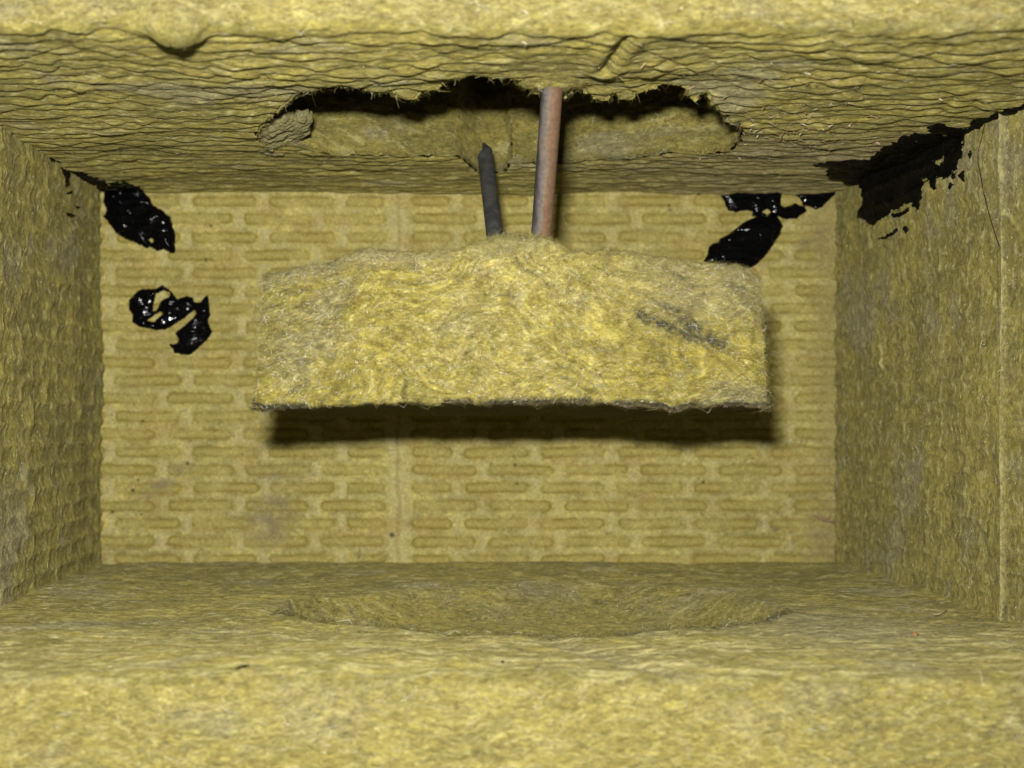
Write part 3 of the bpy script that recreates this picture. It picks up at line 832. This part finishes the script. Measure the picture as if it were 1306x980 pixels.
# ------------------------------------------------------------------ rods
def rod(name, label, cat, A, B, r, mat, taper=0, sides=48, squash=1.0, jag=0.0, spike=False, seed=0, group=None):
    A = np.array(A, float); B = np.array(B, float)
    ax = B - A; Lg = np.linalg.norm(ax); ax /= Lg
    e1 = np.cross(ax, [0, 1, 0]); e1 /= np.linalg.norm(e1); e2 = np.cross(ax, e1)
    K = 160
    P = []
    th = np.arange(sides) / sides * 2 * np.pi
    for k in range(K):
        t = k / (K - 1)
        rr = r * (1 + 0.012 * fbm(th / 1.5, np.full(sides, t * 30), 3, seed))
        if squash < 1:                                   # flat-sided section
            rr = rr * np.minimum(1.0, squash / np.maximum(np.abs(np.cos(th * 1.5)) ** 0.2, 0.5)) 
        cut = 0
        c = A + ax * Lg * t
        if spike and t < 0.12:
            u = t / 0.12
            side = 0.5 - 0.5 * np.cos(th)
            c = A + ax * Lg * t
            rr = rr * (0.25 + 0.75 * np.clip(u * 1.6 - 0.8 * side, 0, 1))
        P.append(c + (np.cos(th) * rr)[:, None] * e1 + (np.sin(th) * rr)[:, None] * e2)
    P = np.array(P)
    idx = np.arange(K * sides).reshape(K, sides)
    a = idx[:-1]; b = np.roll(idx, -1, 1)[:-1]; c = np.roll(idx, -1, 1)[1:]; d = idx[1:]
    o = link_mesh(name, P, np.stack([a, b, c, d], -1).reshape(-1, 4), mat, None, tuple(B), extra=[list(idx[0])[::-1], list(idx[-1])])
    o['label'] = label; o['category'] = cat
    if group: o['group'] = group
    return o

def rod_collar():
    # tuft of wool pushed up round the copper rod where it enters the slab
    r = np.random.default_rng(5)
    th = np.linspace(0, 2 * np.pi, 41)[:-1]
    K = 16
    x0, y0, z0 = px_on_y(705, 107, 0.3265)[0], 0.3265, ZC - 0.0012
    P = []
    for k in range(K):
        t = k / (K - 1)
        rr = 0.0028 + 0.0052 * t ** 1.4 + 0.0005 * fbm(np.cos(th) * 3, np.sin(th) * 3 + t * 3, 3, 7)
        P.append(np.stack([x0 + np.cos(th) * rr * 1.15, y0 + np.sin(th) * rr * 0.9, z0 + 0.0010 - 0.0010 * (1 - t) ** 1.5 + 0.0006 * t + 0.0003 * fbm(th * 2, th * 0 + t * 4, 3, 9)], 1))
    P = np.array(P); cols = wool_cols(P[..., 0] + P[..., 1], P[..., 2] + P[..., 1], 44, 0.6, 0.3, 0.7) * 1.15
    idx = np.arange(K * 40).reshape(K, 40)
    a = idx[:-1]; b = np.roll(idx, -1, 1)[:-1]; c = np.roll(idx, -1, 1)[1:]; d = idx[1:]
    top = bpy.data.objects['insulation_slab']
    o = link_mesh('wool_tuft', P, np.stack([a, b, c, d], -1).reshape(-1, 4), M_WOOL, top, (x0, y0, z0), cols)
    g = dict(P=P, cols=cols); n, du, dv = grid_normals(P, False)
    if n[..., 2].mean() > 0: n = -n
    g.update(N=n, U=du, V=dv)
    sel = np.ones(P.shape[:2], bool)
    fibres('tuft_fibre', g, sel, 900, 0.0014, 0.00007, 0.0004, M_FIB, top, (x0, y0, z0), ang=np.full(P.shape[:2], 1.4), spread=0.9, colf=fib_cols(0.5), seed=91)

def copper_mat():
    m = bpy.data.materials.new('tarnished_copper')
    N, L = nodes_of(m); b = N['Principled BSDF']
    tc = N.new('ShaderNodeTexCoord')
    sx = N.new('ShaderNodeSeparateXYZ'); L.new(tc.outputs['Object'], sx.inputs[0])
    n = N.new('ShaderNodeTexNoise'); n.inputs['Scale'].default_value = 160; n.inputs['Detail'].default_value = 5
    mp = N.new('ShaderNodeMapping'); mp.inputs['Scale'].default_value = (1, 1, 0.25); L.new(tc.outputs['Object'], mp.inputs[0]); L.new(mp.outputs[0], n.inputs['Vector'])
    # the tarnish covers one flank: gradient round the rod (x less the rod's lean) plus mottling
    lean = N.new('ShaderNodeMath'); lean.operation = 'MULTIPLY_ADD'; lean.inputs[1].default_value = -0.037; L.new(sx.outputs[2], lean.inputs[0]); L.new(sx.outputs[0], lean.inputs[2])
    r = N.new('ShaderNodeMapRange'); r.inputs[1].default_value = -0.0032; r.inputs[2].default_value = 0.0032; L.new(lean.outputs[0], r.inputs[0])
    ad = N.new('ShaderNodeMath'); ad.operation = 'MULTIPLY_ADD'; ad.inputs[1].default_value = 0.9; L.new(n.outputs[0], ad.inputs[0]); L.new(r.outputs[0], ad.inputs[2])
    cr = N.new('ShaderNodeValToRGB'); L.new(ad.outputs[0], cr.inputs[0])
    cr.color_ramp.elements[0].position = 0.50; cr.color_ramp.elements[0].color = (0.05, 0.045, 0.045, 1)
    e = cr.color_ramp.elements.new(0.66); e.color = (0.15, 0.13, 0.115, 1)
    e = cr.color_ramp.elements.new(0.92); e.color = (0.185, 0.14, 0.098, 1)
    cr.color_ramp.elements[-1].position = 1.0; cr.color_ramp.elements[-1].color = (0.19, 0.11, 0.06, 1)
    n2 = N.new('ShaderNodeTexNoise'); n2.inputs['Scale'].default_value = 900; n2.inputs['Detail'].default_value = 4; L.new(tc.outputs['Object'], n2.inputs['Vector'])
    r2 = N.new('ShaderNodeMapRange'); r2.inputs[1].default_value = 0.3; r2.inputs[2].default_value = 0.7; r2.inputs[3].default_value = 0.8; r2.inputs[4].default_value = 1.2
    L.new(n2.outputs[0], r2.inputs[0])
    vm = N.new('ShaderNodeVectorMath'); vm.operation = 'SCALE'; L.new(cr.outputs[0], vm.inputs[0]); L.new(r2.outputs[0], vm.inputs['Scale'])
    L.new(vm.outputs[0], b.inputs['Base Color'])
    b.inputs['Metallic'].default_value = 0.1
    b.inputs['Roughness'].default_value = 0.7
    bp = N.new('ShaderNodeBump'); bp.inputs['Strength'].default_value = 0.3; bp.inputs['Distance'].default_value = 0.0002
    L.new(n2.outputs[0], bp.inputs['Height']); L.new(bp.outputs[0], b.inputs['Normal'])
    return m

# ------------------------------------------------------------------ tar: thick patches that follow the surface beneath
def tar_patch(name, label, outlines, cat='tar patch', group=None):
    """outlines: list of dicts surf, poly, holes (photo pixels), thick, rag, step, mat"""
    V, Q, mats = [], [], []
    base = 0
    origin = None
    mat = outlines[0].get('mat', M_TAR)
    for od in outlines:
        surf = od['surf']
        if surf == 'back': f = lambda a, b: px_on_y(a, b, DB)
        elif surf == 'top': f = lambda a, b: px_on_z(a, b, ZC)
        elif surf == 'right': f = px_on_right
        else: f = px_on_left
        poly = np.array([f(a, b) for a, b in od['poly']])
        holes = [np.array([f(a, b) for a, b in h]) for h in od.get('holes', [])]
        st = od.get('step', 0.0003)
        mn = poly.min(0) - 0.002; mx = poly.max(0) + 0.002
        us = np.arange(mn[0], mx[0], st); vv = np.arange(mn[1], mx[1], st)
        U, W = np.meshgrid(us, vv)
        s = sdf_poly(poly, U, W)
        for h in holes: s = np.maximum(s, -sdf_poly(h, U, W))
        ru, rv = od.get('rag_scale', (500, 500))
        ragn = fbm(U * ru, W * rv, 4, od.get('seed', 300), 0.6)
        s = s + od.get('rag', 0.0004) * ragn
        if 'streak' in od:
            s = s + od['streak'] * sstep(0.15, 0.7, fbm(U * ru * 0.6, W * rv * 0.6, 3, od.get('seed', 300) + 9)) * sstep(-0.006, 0, s)
        t = od.get('thick', 0.0012)
        wd = od.get('edge', 0.0012)
        th = 0.0001 + t * np.sqrt(np.clip(-s / wd, 0, 1)) + np.where(s > 0, -s * 1.5, 0)
        lump = od.get('lump', 0.0005)
        th = th + np.where(s < 0, 0.30 * lump * (fbm(U * 190, W * 170, 3, 310, 0.45)) * np.clip(-s / wd, 0, 1), 0)
        if surf == 'back': P = np.stack([U, DB - h_back(U, W) - th, W], -1)
        elif surf == 'top': P = np.stack([U, W, ZC - h_top(U, W) - th], -1)
        elif surf == 'right': P = np.stack([XR(U) - h_right(U, W) - th, U, W], -1)
        else: P = np.stack([XL + h_left(U, W) + th, U, W], -1)
        ok = s < st * 1.8
        cell = ok[:-1, :-1] & ok[1:, :-1] & ok[:-1, 1:] & ok[1:, 1:]
        idx = np.arange(U.size).reshape(U.shape)
        q = np.stack([idx[:-1, :-1], idx[:-1, 1:], idx[1:, 1:], idx[1:, :-1]], -1)[cell]
        used, inv = np.unique(q, return_inverse=True)
        V.append(P.reshape(-1, 3)[used]); Q.append(inv.reshape(-1, 4) + base); base += len(used)
        if origin is None: origin = tuple(P.reshape(-1, 3)[used].mean(0))
    o = link_mesh(name, np.concatenate(V), np.concatenate(Q), mat, None, origin)
    o['label'] = label; o['category'] = cat
    if group: o['group'] = group
    return o

def z8(pts): return [(100 + a / 3.77, 220 + b / 3.77) for a, b in pts]
def zr(pts): return [(1020 + a / 4.566, 130 + b / 4.566) for a, b in pts]
def zb(pts): return [(880 + a / 6.53, 225 + b / 6.53) for a, b in pts]
def zl(pts): return [(a / 6.53, 150 + b / 6.53) for a, b in pts]

# ------------------------------------------------------------------ small stray bits
def strand(name, label, cat, pts, r, mat, taper=True, sides=6, sub=24):
    pts = np.array(pts, float)
    s = np.linspace(0, 1, len(pts)); t = np.linspace(0, 1, sub)
    # smooth through the points
    c = np.stack([np.interp(t, s, pts[:, i]) for i in range(3)], 1)
    for _ in range(3):
        c[1:-1] = (c[:-2] + 2 * c[1:-1] + c[2:]) / 4
    tg = np.gradient(c, axis=0); tg /= np.linalg.norm(tg, axis=1)[:, None]
    e1 = np.cross(tg, [0.2, 1, 0.1]); e1 /= np.linalg.norm(e1, axis=1)[:, None]; e2 = np.cross(tg, e1)
    th = np.arange(sides) / sides * 2 * np.pi
    rr = r * (np.sin(np.pi * np.clip(t, 0.04, 0.96)) ** 0.35 if taper else np.ones(sub))
    P = c[:, None, :] + rr[:, None, None] * (np.cos(th)[None, :, None] * e1[:, None, :] + np.sin(th)[None, :, None] * e2[:, None, :])
    idx = np.arange(sub * sides).reshape(sub, sides)
    a = idx[:-1]; b = np.roll(idx, -1, 1)[:-1]; c2 = np.roll(idx, -1, 1)[1:]; d = idx[1:]
    o = link_mesh(name, P, np.stack([a, b, c2, d], -1).reshape(-1, 4), mat, None, tuple(c[0]), extra=[list(idx[0])[::-1], list(idx[-1])])
    o['label'] = label; o['category'] = cat
    return o

# ================================================================== build
build_top()
build_floor()
build_back()
build_side('left')
build_side('right')
build_block()

M_COP = copper_mat()
M_DKR = simple('dark_steel', (0.045, 0.045, 0.043), 0.65, 0.3, noise=260, col2=(0.085, 0.082, 0.075), bump=0.25, bscale=1400, bdist=0.0002)
xt, _ = px_on_y(705, 104, 0.3265); _, zt = px_on_y(705, 104, 0.3265)
xb_, zb_ = px_on_y(689, 318, 0.345)
rod('copper_rod', 'thick tarnished copper rod, orange along one flank, from slab rim into the block', 'rod', (xt, 0.3265, zt + 0.0005), (xb_, 0.345, zb_), 0.0030, M_COP, seed=5)
rod_collar()
xa, za = px_on_y(617, 184, 0.424)
xb2, zb2 = px_on_y(634, 325, 0.383)
rod('steel_rod', 'dark grey steel rod with a pointed tip, behind the copper rod', 'rod', (xa, 0.424, za), (xb2, 0.383, zb2), 0.0028, M_DKR, spike=True, seed=8)

GT = 'tar stuck to the embossed panel'
tar_patch('tar_patch', 'glossy black leaf-shaped tar patch touching the slab near the lumpy side panel',
          [dict(surf='back', poly=z8([(125, 88), (150, 60), (190, 55), (240, 62), (300, 85), (340, 120), (360, 160), (410, 190), (440, 215), (450, 250), (465, 300), (462, 390), (440, 385), (410, 368),
                                      (375, 378), (350, 358), (330, 365), (300, 350), (270, 335), (220, 318), (180, 290), (150, 250), (120, 210), (138, 180), (120, 140)]),
                holes=[z8([(143, 92), (150, 82), (162, 90), (155, 101)]), z8([(338, 322), (352, 318), (360, 332), (348, 340)])], thick=0.0022, edge=0.0035, lump=0.0012, rag=0.0003),
           dict(surf='top', poly=zl([(860, 570), (870, 545), (940, 520), (1020, 515), (1120, 545), (1200, 590), (1150, 640), (900, 640)]), thick=0.0006, rag=0.002, rag_scale=(500, 120), streak=0.003)], group=None)
tar_patch('tar_patch', 'glossy black tar curl shaped like a hooked blob, free on the embossed panel',
          [dict(surf='back', poly=z8([(245, 615), (262, 592), (285, 572), (310, 560), (340, 562), (370, 560), (405, 540), (435, 565), (460, 590), (475, 610), (520, 595), (545, 600), (560, 625),
                                      (590, 625), (605, 600), (622, 590), (630, 640), (632, 690), (622, 722), (640, 765), (630, 792), (600, 822), (570, 850), (535, 880), (500, 876), (460, 870), (455, 850),
                                      (438, 828), (475, 822), (482, 800), (465, 775), (475, 755), (430, 752), (390, 758), (340, 752), (290, 742), (262, 718), (258, 680), (243, 655)]),
                holes=[z8([(560, 662), (568, 684), (450, 790), (425, 800), (400, 765), (430, 752), (500, 706)]),
                       z8([(372, 585), (410, 566), (442, 578), (436, 598), (405, 612), (388, 635), (376, 668), (356, 668), (362, 625)]), z8([(332, 712), (395, 668), (406, 680), (365, 722)])],
                thick=0.0016, edge=0.002, lump=0.0014, rag=0.00025, seed=320)])
tar_patch('tar_patch', 'glossy black slanting leaf-shaped tar patch behind the upper corner of the hanging block',
          [dict(surf='back', poly=zb([(115, 705), (150, 650), (155, 590), (190, 560), (240, 550), (250, 520), (330, 480), (380, 440), (430, 395), (500, 360), (560, 335), (640, 330), (710, 320), (745, 360),
                                      (772, 415), (755, 480), (700, 560), (640, 650), (560, 730), (480, 780), (300, 790), (180, 760)]), thick=0.0022, edge=0.0035, lump=0.0011, rag=0.0002, seed=330)])
tar_patch('tar_patch', 'black tar strip along the slab above the slanting leaf-shaped patch',
          [dict(surf='back', poly=zb([(175, 118), (240, 110), (330, 118), (430, 100), (520, 85), (620, 85), (780, 110), (760, 150), (755, 235), (790, 260), (880, 225), (960, 255), (975, 290), (930, 320),
                                      (890, 350), (800, 358), (745, 340), (690, 322), (560, 335), (520, 330), (520, 290), (440, 285), (380, 300), (320, 285), (300, 240), (265, 170)]),
                holes=[zb([(600, 300), (640, 272), (678, 298), (640, 326)])], thick=0.0014, edge=0.0025, lump=0.0010, rag=0.0002, seed=340)])
tar_patch('tar_patch', 'black tar wedge in the upper corner between the embossed panel and the streaked side panel',
          [dict(surf='back', poly=zb([(845, 130), (940, 120), (1060, 60), (1180, 35), (1310, 0), (1310, 50), (1240, 80), (1230, 140), (1160, 190), (1110, 250), (1050, 275), (1000, 250), (940, 240), (915, 180)]),
                thick=0.0012, edge=0.002, lump=0.0008, rag=0.0003, seed=350)])
tar_patch('tar_speck', 'tiny black tar speck beside the end of the tar strip below the slab',
          [dict(surf='back', poly=zb([(50, 125), (75, 118), (100, 130), (85, 155), (60, 155)]), thick=0.0008, edge=0.0008, seed=351)], 'tar speck')

tar_patch('tar_smear', 'wide brushed black tar smear across the upper corner of the streaked side panel', [
    dict(surf='right', mat=M_SMEAR, poly=zr([(230, 470), (340, 470), (372, 500), (375, 590), (345, 640), (350, 675), (400, 700), (430, 730), (470, 700), (530, 655), (600, 615), (650, 590), (690, 640), (710, 600), (712, 540),
                                             (730, 490), (718, 450), (760, 470), (790, 520), (812, 480), (815, 440), (860, 455), (885, 430), (910, 400), (915, 370), (950, 320), (970, 240), (975, 180), (1000, 130),
                                             (1040, 105), (1110, 75), (1180, 15), (1290, -20), (1310, 20), (1260, 45), (1180, 35), (1140, 60), (1310, -80), (1180, -20), (900, 30), (700, 100), (500, 220), (300, 400)]),
         holes=[zr([(810, 345), (845, 322), (850, 340), (820, 368)]), zr([(918, 200), (935, 172), (940, 185), (925, 210)])],
         thick=0.0005, edge=0.0012, lump=0.0009, rag=0.0010, rag_scale=(420, 900), streak=0.0008, seed=360, step=0.0004),
    dict(surf='top', poly=zr([(150, 400), (200, 430), (300, 470), (360, 480), (400, 560), (1000, 560), (1310, 100), (1310, -20), (1180, 20), (1110, 62), (1020, 85), (970, 135), (880, 120), (800, 108), (740, 128), (790, 150),
                              (700, 160), (590, 175), (560, 215), (500, 232), (450, 270), (410, 300), (330, 315), (170, 320), (60, 350), (170, 360)]),
         holes=[zr([(780, 165), (830, 150), (900, 160), (850, 180)])],
         thick=0.0005, edge=0.001, lump=0.0008, rag=0.0010, rag_scale=(240, 500), streak=0.0005, seed=370, step=0.0004)], 'tar smear')
for pts, lb in [
        ([(990, 300), (1008, 280), (1000, 310), (992, 335)], 'small black tar fleck beside the wide smear, nearest to the long hair'),
        ([(895, 425), (918, 410), (915, 440), (900, 450)], 'black tar fleck just below the edge of the wide smear, first of a short row'),
        ([(935, 430), (965, 400), (972, 430), (955, 470), (945, 455)], 'forked black tar fleck below the wide smear, last of a short row'),
        ([(860, 500), (885, 470), (897, 480), (875, 508)], 'slanting oval tar fleck beneath the wide smear'),
        ([(470, 800), (520, 780), (580, 735), (585, 755), (520, 800)], 'long thin tar streak lowest beneath the wide smear'),
        ([(625, 720), (640, 745), (635, 775), (622, 750)], 'upright thin tar fleck beneath the wide smear'),
        ([(560, 655), (610, 640), (640, 610), (645, 640), (600, 672), (565, 675)], 'ragged tar fleck tucked under the brushed lower edge of the smear')]:
    tar_patch('tar_speck', lb, [dict(surf='right', mat=M_SMEAR, poly=zr(pts), thick=0.0004, edge=0.0006, lump=0.0002, rag=0.0004, step=0.0002, seed=380)], 'tar speck', 'small flecks of tar beneath the smear')
tar_patch('tar_smear', 'thin black tar dash in the corner above the lumpy side panel', [
    dict(surf='left', mat=M_SMEAR, poly=zl([(370, 300), (440, 325), (515, 360), (510, 385), (430, 365)]), thick=0.0003, edge=0.0006, lump=0.0002, rag=0.0012, seed=390, streak=0.001)], 'tar smear')
tar_patch('tar_smear', 'brushy black tar trace on the creased slab running into the leaf-shaped patch', [
    dict(surf='top', mat=M_SMEAR, poly=zl([(580, 410), (700, 430), (840, 500), (900, 540), (960, 600), (880, 610), (740, 530), (600, 460)]), thick=0.0003, edge=0.0006, lump=0.0002, rag=0.0015, rag_scale=(500, 200), seed=391, streak=0.002)], 'tar smear')
tar_patch('tar_smear', 'short black tar wedge on the lumpy side panel right next to the leaf-shaped patch', [
    dict(surf='left', mat=M_SMEAR, poly=zl([(735, 480), (790, 500), (850, 560), (840, 590), (760, 530)]), thick=0.0004, edge=0.0008, lump=0.0002, rag=0.001, seed=392)], 'tar smear')
tar_patch('tar_smear', 'faint dark tar trace at the frame edge where creased slab and lumpy panel meet', [
    dict(surf='left', mat=M_SMEAR, poly=zl([(-10, 30), (45, 50), (110, 120), (100, 140), (30, 85), (-10, 70)]), thick=0.0002, edge=0.0006, lump=0.0002, rag=0.001, seed=393, streak=0.001)], 'tar smear')
for pts, lb in [
        ([(490, 412), (540, 440), (575, 460), (572, 500), (555, 520), (550, 570), (535, 582), (515, 540), (520, 490), (505, 450)], 'largest black tar drip on the lumpy side panel, right under the corner line'),
        ([(550, 632), (585, 612), (590, 630), (565, 642)], 'slanting black tar dot on the lumpy side panel below the largest drip'),
        ([(645, 740), (662, 738), (665, 755), (650, 760)], 'round black tar dot on the lumpy side panel nearest the leaf-shaped patch'),
        ([(560, 790), (590, 800), (625, 820), (595, 838), (570, 825)], 'lowest black tar dot on the lumpy side panel')]:
    tar_patch('tar_speck', lb, [dict(surf='left', poly=zl(pts), thick=0.0005, edge=0.0007, lump=0.0002, rag=0.0002, step=0.00015, seed=395)], 'tar speck', 'small tar drips on the lumpy panel')

# pale peeled flap in one end of the hole
def flap():
    outl = [(324, 168), (332, 158), (340, 152), (352, 156), (363, 152), (376, 158), (388, 155), (399, 161), (393, 166), (396, 172), (388, 177), (385, 187), (374, 186), (362, 191), (350, 189), (341, 191), (330, 185), (326, 177)]
    U = np.linspace(0, 1, 70); W = np.linspace(0, 1, 70)
    cx_, cy_ = px_on_z(360, 172, ZC + 0.002)
    pts = np.array([px_on_z(a, b, ZC + 0.002) for a, b in resample(outl, 160)])
    K = 34
    P = np.zeros((2 * K, 160, 3))
    for k in range(K):
        t = (k + 0.02) / (K - 1)
        ring = np.array([cx_, cy_]) + (pts - [cx_, cy_]) * t
        zz = ZC - 0.0012 + 0.0030 * sstep(cx_ - 0.008, cx_ + 0.010, ring[:, 0]) + 0.0011 * fbm(ring[:, 0] * 170, ring[:, 1] * 300, 4, 410, 0.6) + 0.0012 * (t ** 6)
        P[k] = np.stack([ring[:, 0], ring[:, 1], zz], 1)
        P[2 * K - 1 - k] = np.stack([ring[:, 0], ring[:, 1], zz + 0.0035], 1)
    idx = np.arange(2 * K * 160).reshape(2 * K, 160)
    a = idx[:-1]; b = np.roll(idx, -1, 1)[:-1]; c = np.roll(idx, -1, 1)[1:]; d = idx[1:]
    cols = np.broadcast_to(GRY * 0.5 + OLV * 0.5, P.shape) * (1 + 0.15 * fbm(P[..., 0] * 200, P[..., 1] * 200, 3, 411))[..., None]
    o = link_mesh('torn_flap', P, np.stack([a, b, c, d], -1).reshape(-1, 4), M_WOOL, bpy.data.objects['insulation_slab'], (cx_, cy_, ZC + 0.003), cols)
    o['label'] = 'grey peeled flap at one end of the torn opening'
flap()

# stray bits
M_HAIR = simple('dark_hair', (0.03, 0.022, 0.012), 0.4, 0.5)
M_WOODY = simple('wood_splinter', (0.40, 0.29, 0.17), 0.6, 0.3, noise=600, col2=(0.30, 0.21, 0.12))
def onright(px, py, off=0.0012):
    y, z = px_on_right(px, py); return (XR(y) - off - float(h_right(np.array([y]), np.array([z]))[0]), y, z)
strand('hair', 'long thin dark hair curving down the streaked side panel beside its pale ridge', 'hair',
       [onright(a, b, 0.0006) for a, b in [(1261, 154), (1256, 175), (1252, 200), (1253, 225), (1258, 250), (1266, 280), (1274, 305), (1281, 325), (1285, 345)]], 0.00014, M_HAIR, sub=40)
def onback(px, py, off=0.0008):
    x, z = px_on_y(px, py, DB); return (x, DB - off, z)
strand('wood_splinter', 'pinkish wood splinter on the embossed panel close to the streaked side panel', 'splinter', [onback(1036, 657), (onback(1048, 662)[0], DB - 0.0014, onback(1048, 662)[2]), onback(1064, 667)], 0.0006, M_WOODY)
strand('wood_splinter', 'short upright wood splinter low on the embossed panel near its seam', 'splinter', [onback(457, 712), onback(458, 707), onback(459, 700)], 0.0005, M_WOODY)
strand('wood_splinter', 'tiny reddish splinter below the pinkish one near the lower corner', 'splinter', [onback(984, 671), onback(988, 674), onback(991, 676)], 0.0006, M_WOODY)
def onfloor(px, py, off=0.0008):
    x, y = px_on_z(px, py, ZF); return (x, y, ZF + off + float(h_floor(np.array([x]), np.array([y]))[0]))
strand('twig', 'thin dark twig lying at the front edge of the bottom slab', 'twig', [onfloor(300, 861), onfloor(308, 858), onfloor(318, 854)], 0.00022, M_HAIR)
strand('straw_bit', 'pale straw bit on the bottom slab beside the foot of the streaked panel', 'straw', [onfloor(1190, 783), onfloor(1199, 782), onfloor(1207, 779)], 0.00028, simple('straw', (0.62, 0.52, 0.28), 0.5))

# curled shavings clinging to the underside of the top slab
def shavings():
    r = np.random.default_rng(99)
    V, Q, C = [], [], []
    b = 0
    spots = []
    def cluster(n, cx, cy, sx, sy):
        for _ in range(n): spots.append((r.normal(cx, sx), r.normal(cy, sy)))
    cluster(70, 1020, 150, 42, 16); cluster(45, 985, 165, 30, 14); cluster(25, 1080, 150, 60, 25); cluster(16, 985, 95, 45, 12); cluster(16, 1180, 110, 60, 25); cluster(14, 930, 195, 50, 6); cluster(10, 760, 70, 60, 20)
    for px, py in spots:
        if py < 42 or py > 215: continue
        x, y = px_on_z(px, py, ZC)
        if sdf_poly(HOLE_L, np.array([x]), np.array([y]))[0] < 0.001: continue
        z = ZC - float(h_top(np.array([x]), np.array([y]))[0]) - 0.0003
        L = r.uniform(0.0005, 0.0014); w_ = r.uniform(0.00014, 0.00034); th = r.uniform(0, np.pi * 2); curl = r.uniform(0.3, 2.2)
        d = np.array([np.cos(th), np.sin(th) * 0.5, r.uniform(-0.6, 0.3)]); d /= np.linalg.norm(d)
        s = np.cross(d, [r.normal(), r.normal(), 1.5]); s /= np.linalg.norm(s); n = np.cross(d, s)
        K = 5
        for k in range(K):
            u = k / (K - 1) - 0.5
            c = np.array([x, y, z]) + d * L * np.sin(u * curl) / curl * 2 + n * L * (1 - np.cos(u * curl)) / curl * 2
            ww = w_ * (1 - (2 * u) ** 2 * 0.6)
            V += [c - s * ww, c + s * ww]
        Q += [[b + 2 * k, b + 2 * k + 1, b + 2 * k + 3, b + 2 * k + 2] for k in range(K - 1)]
        col = [np.array([0.50, 0.37, 0.22]), np.array([0.62, 0.55, 0.36]), np.array([0.34, 0.23, 0.12])][r.integers(3)]
        C += [col] * (2 * K); b += 2 * K
    o = link_mesh('wood_shavings', np.array(V), np.array(Q), attr_material('shaving', 0.4, 0.5), None, (0.11, 0.38, ZC), np.array(C))
    o['kind'] = 'stuff'; o['label'] = 'tiny pinkish curled shavings sprinkled over the creased underside of the top slab'
shavings()

def crumb(px, py, size, label, col):
    x, y, z = onfloor(px, py, 0.0)
    r = np.random.default_rng(int(px))
    n, m = 10, 14
    ph = np.linspace(0.05, np.pi - 0.05, n); th = np.linspace(0, 2 * np.pi, m + 1)[:-1]
    PH, TH = np.meshgrid(ph, th, indexing='ij')
    rr = size * (1 + 0.35 * fbm(np.cos(TH) * np.sin(PH) * 1.3 + px, np.sin(TH) * np.sin(PH) * 1.3 + np.cos(PH), 3, 500))
    P = np.stack([x + rr * 1.3 * np.sin(PH) * np.cos(TH), y + rr * np.sin(PH) * np.sin(TH), z + size * 0.5 + rr * 0.8 * np.cos(PH)], -1)
    idx = np.arange(n * m).reshape(n, m)
    a = idx[:-1]; b = np.roll(idx, -1, 1)[:-1]; c = np.roll(idx, -1, 1)[1:]; d = idx[1:]
    o = link_mesh('crumb', P, np.stack([a, d, c, b], -1).reshape(-1, 4), simple('crumb_stone', col, 0.8, 0.2, noise=1500, col2=tuple(v * 0.6 for v in col)), None, (x, y, z), extra=[list(idx[0]), list(idx[-1][::-1])])
    o['label'] = label; o['category'] = 'crumb'
crumb(1167, 813, 0.0007, 'rusty orange crumb on the bottom slab towards the streaked side panel', (0.42, 0.24, 0.10))
crumb(641, 845, 0.00035, 'tiny dark grit grain on the bottom slab in front of the hollow', (0.05, 0.045, 0.03))
crumb(520, 800, 0.0005, 'dark crumb sitting right on the near lip of the hollow', (0.06, 0.055, 0.045))
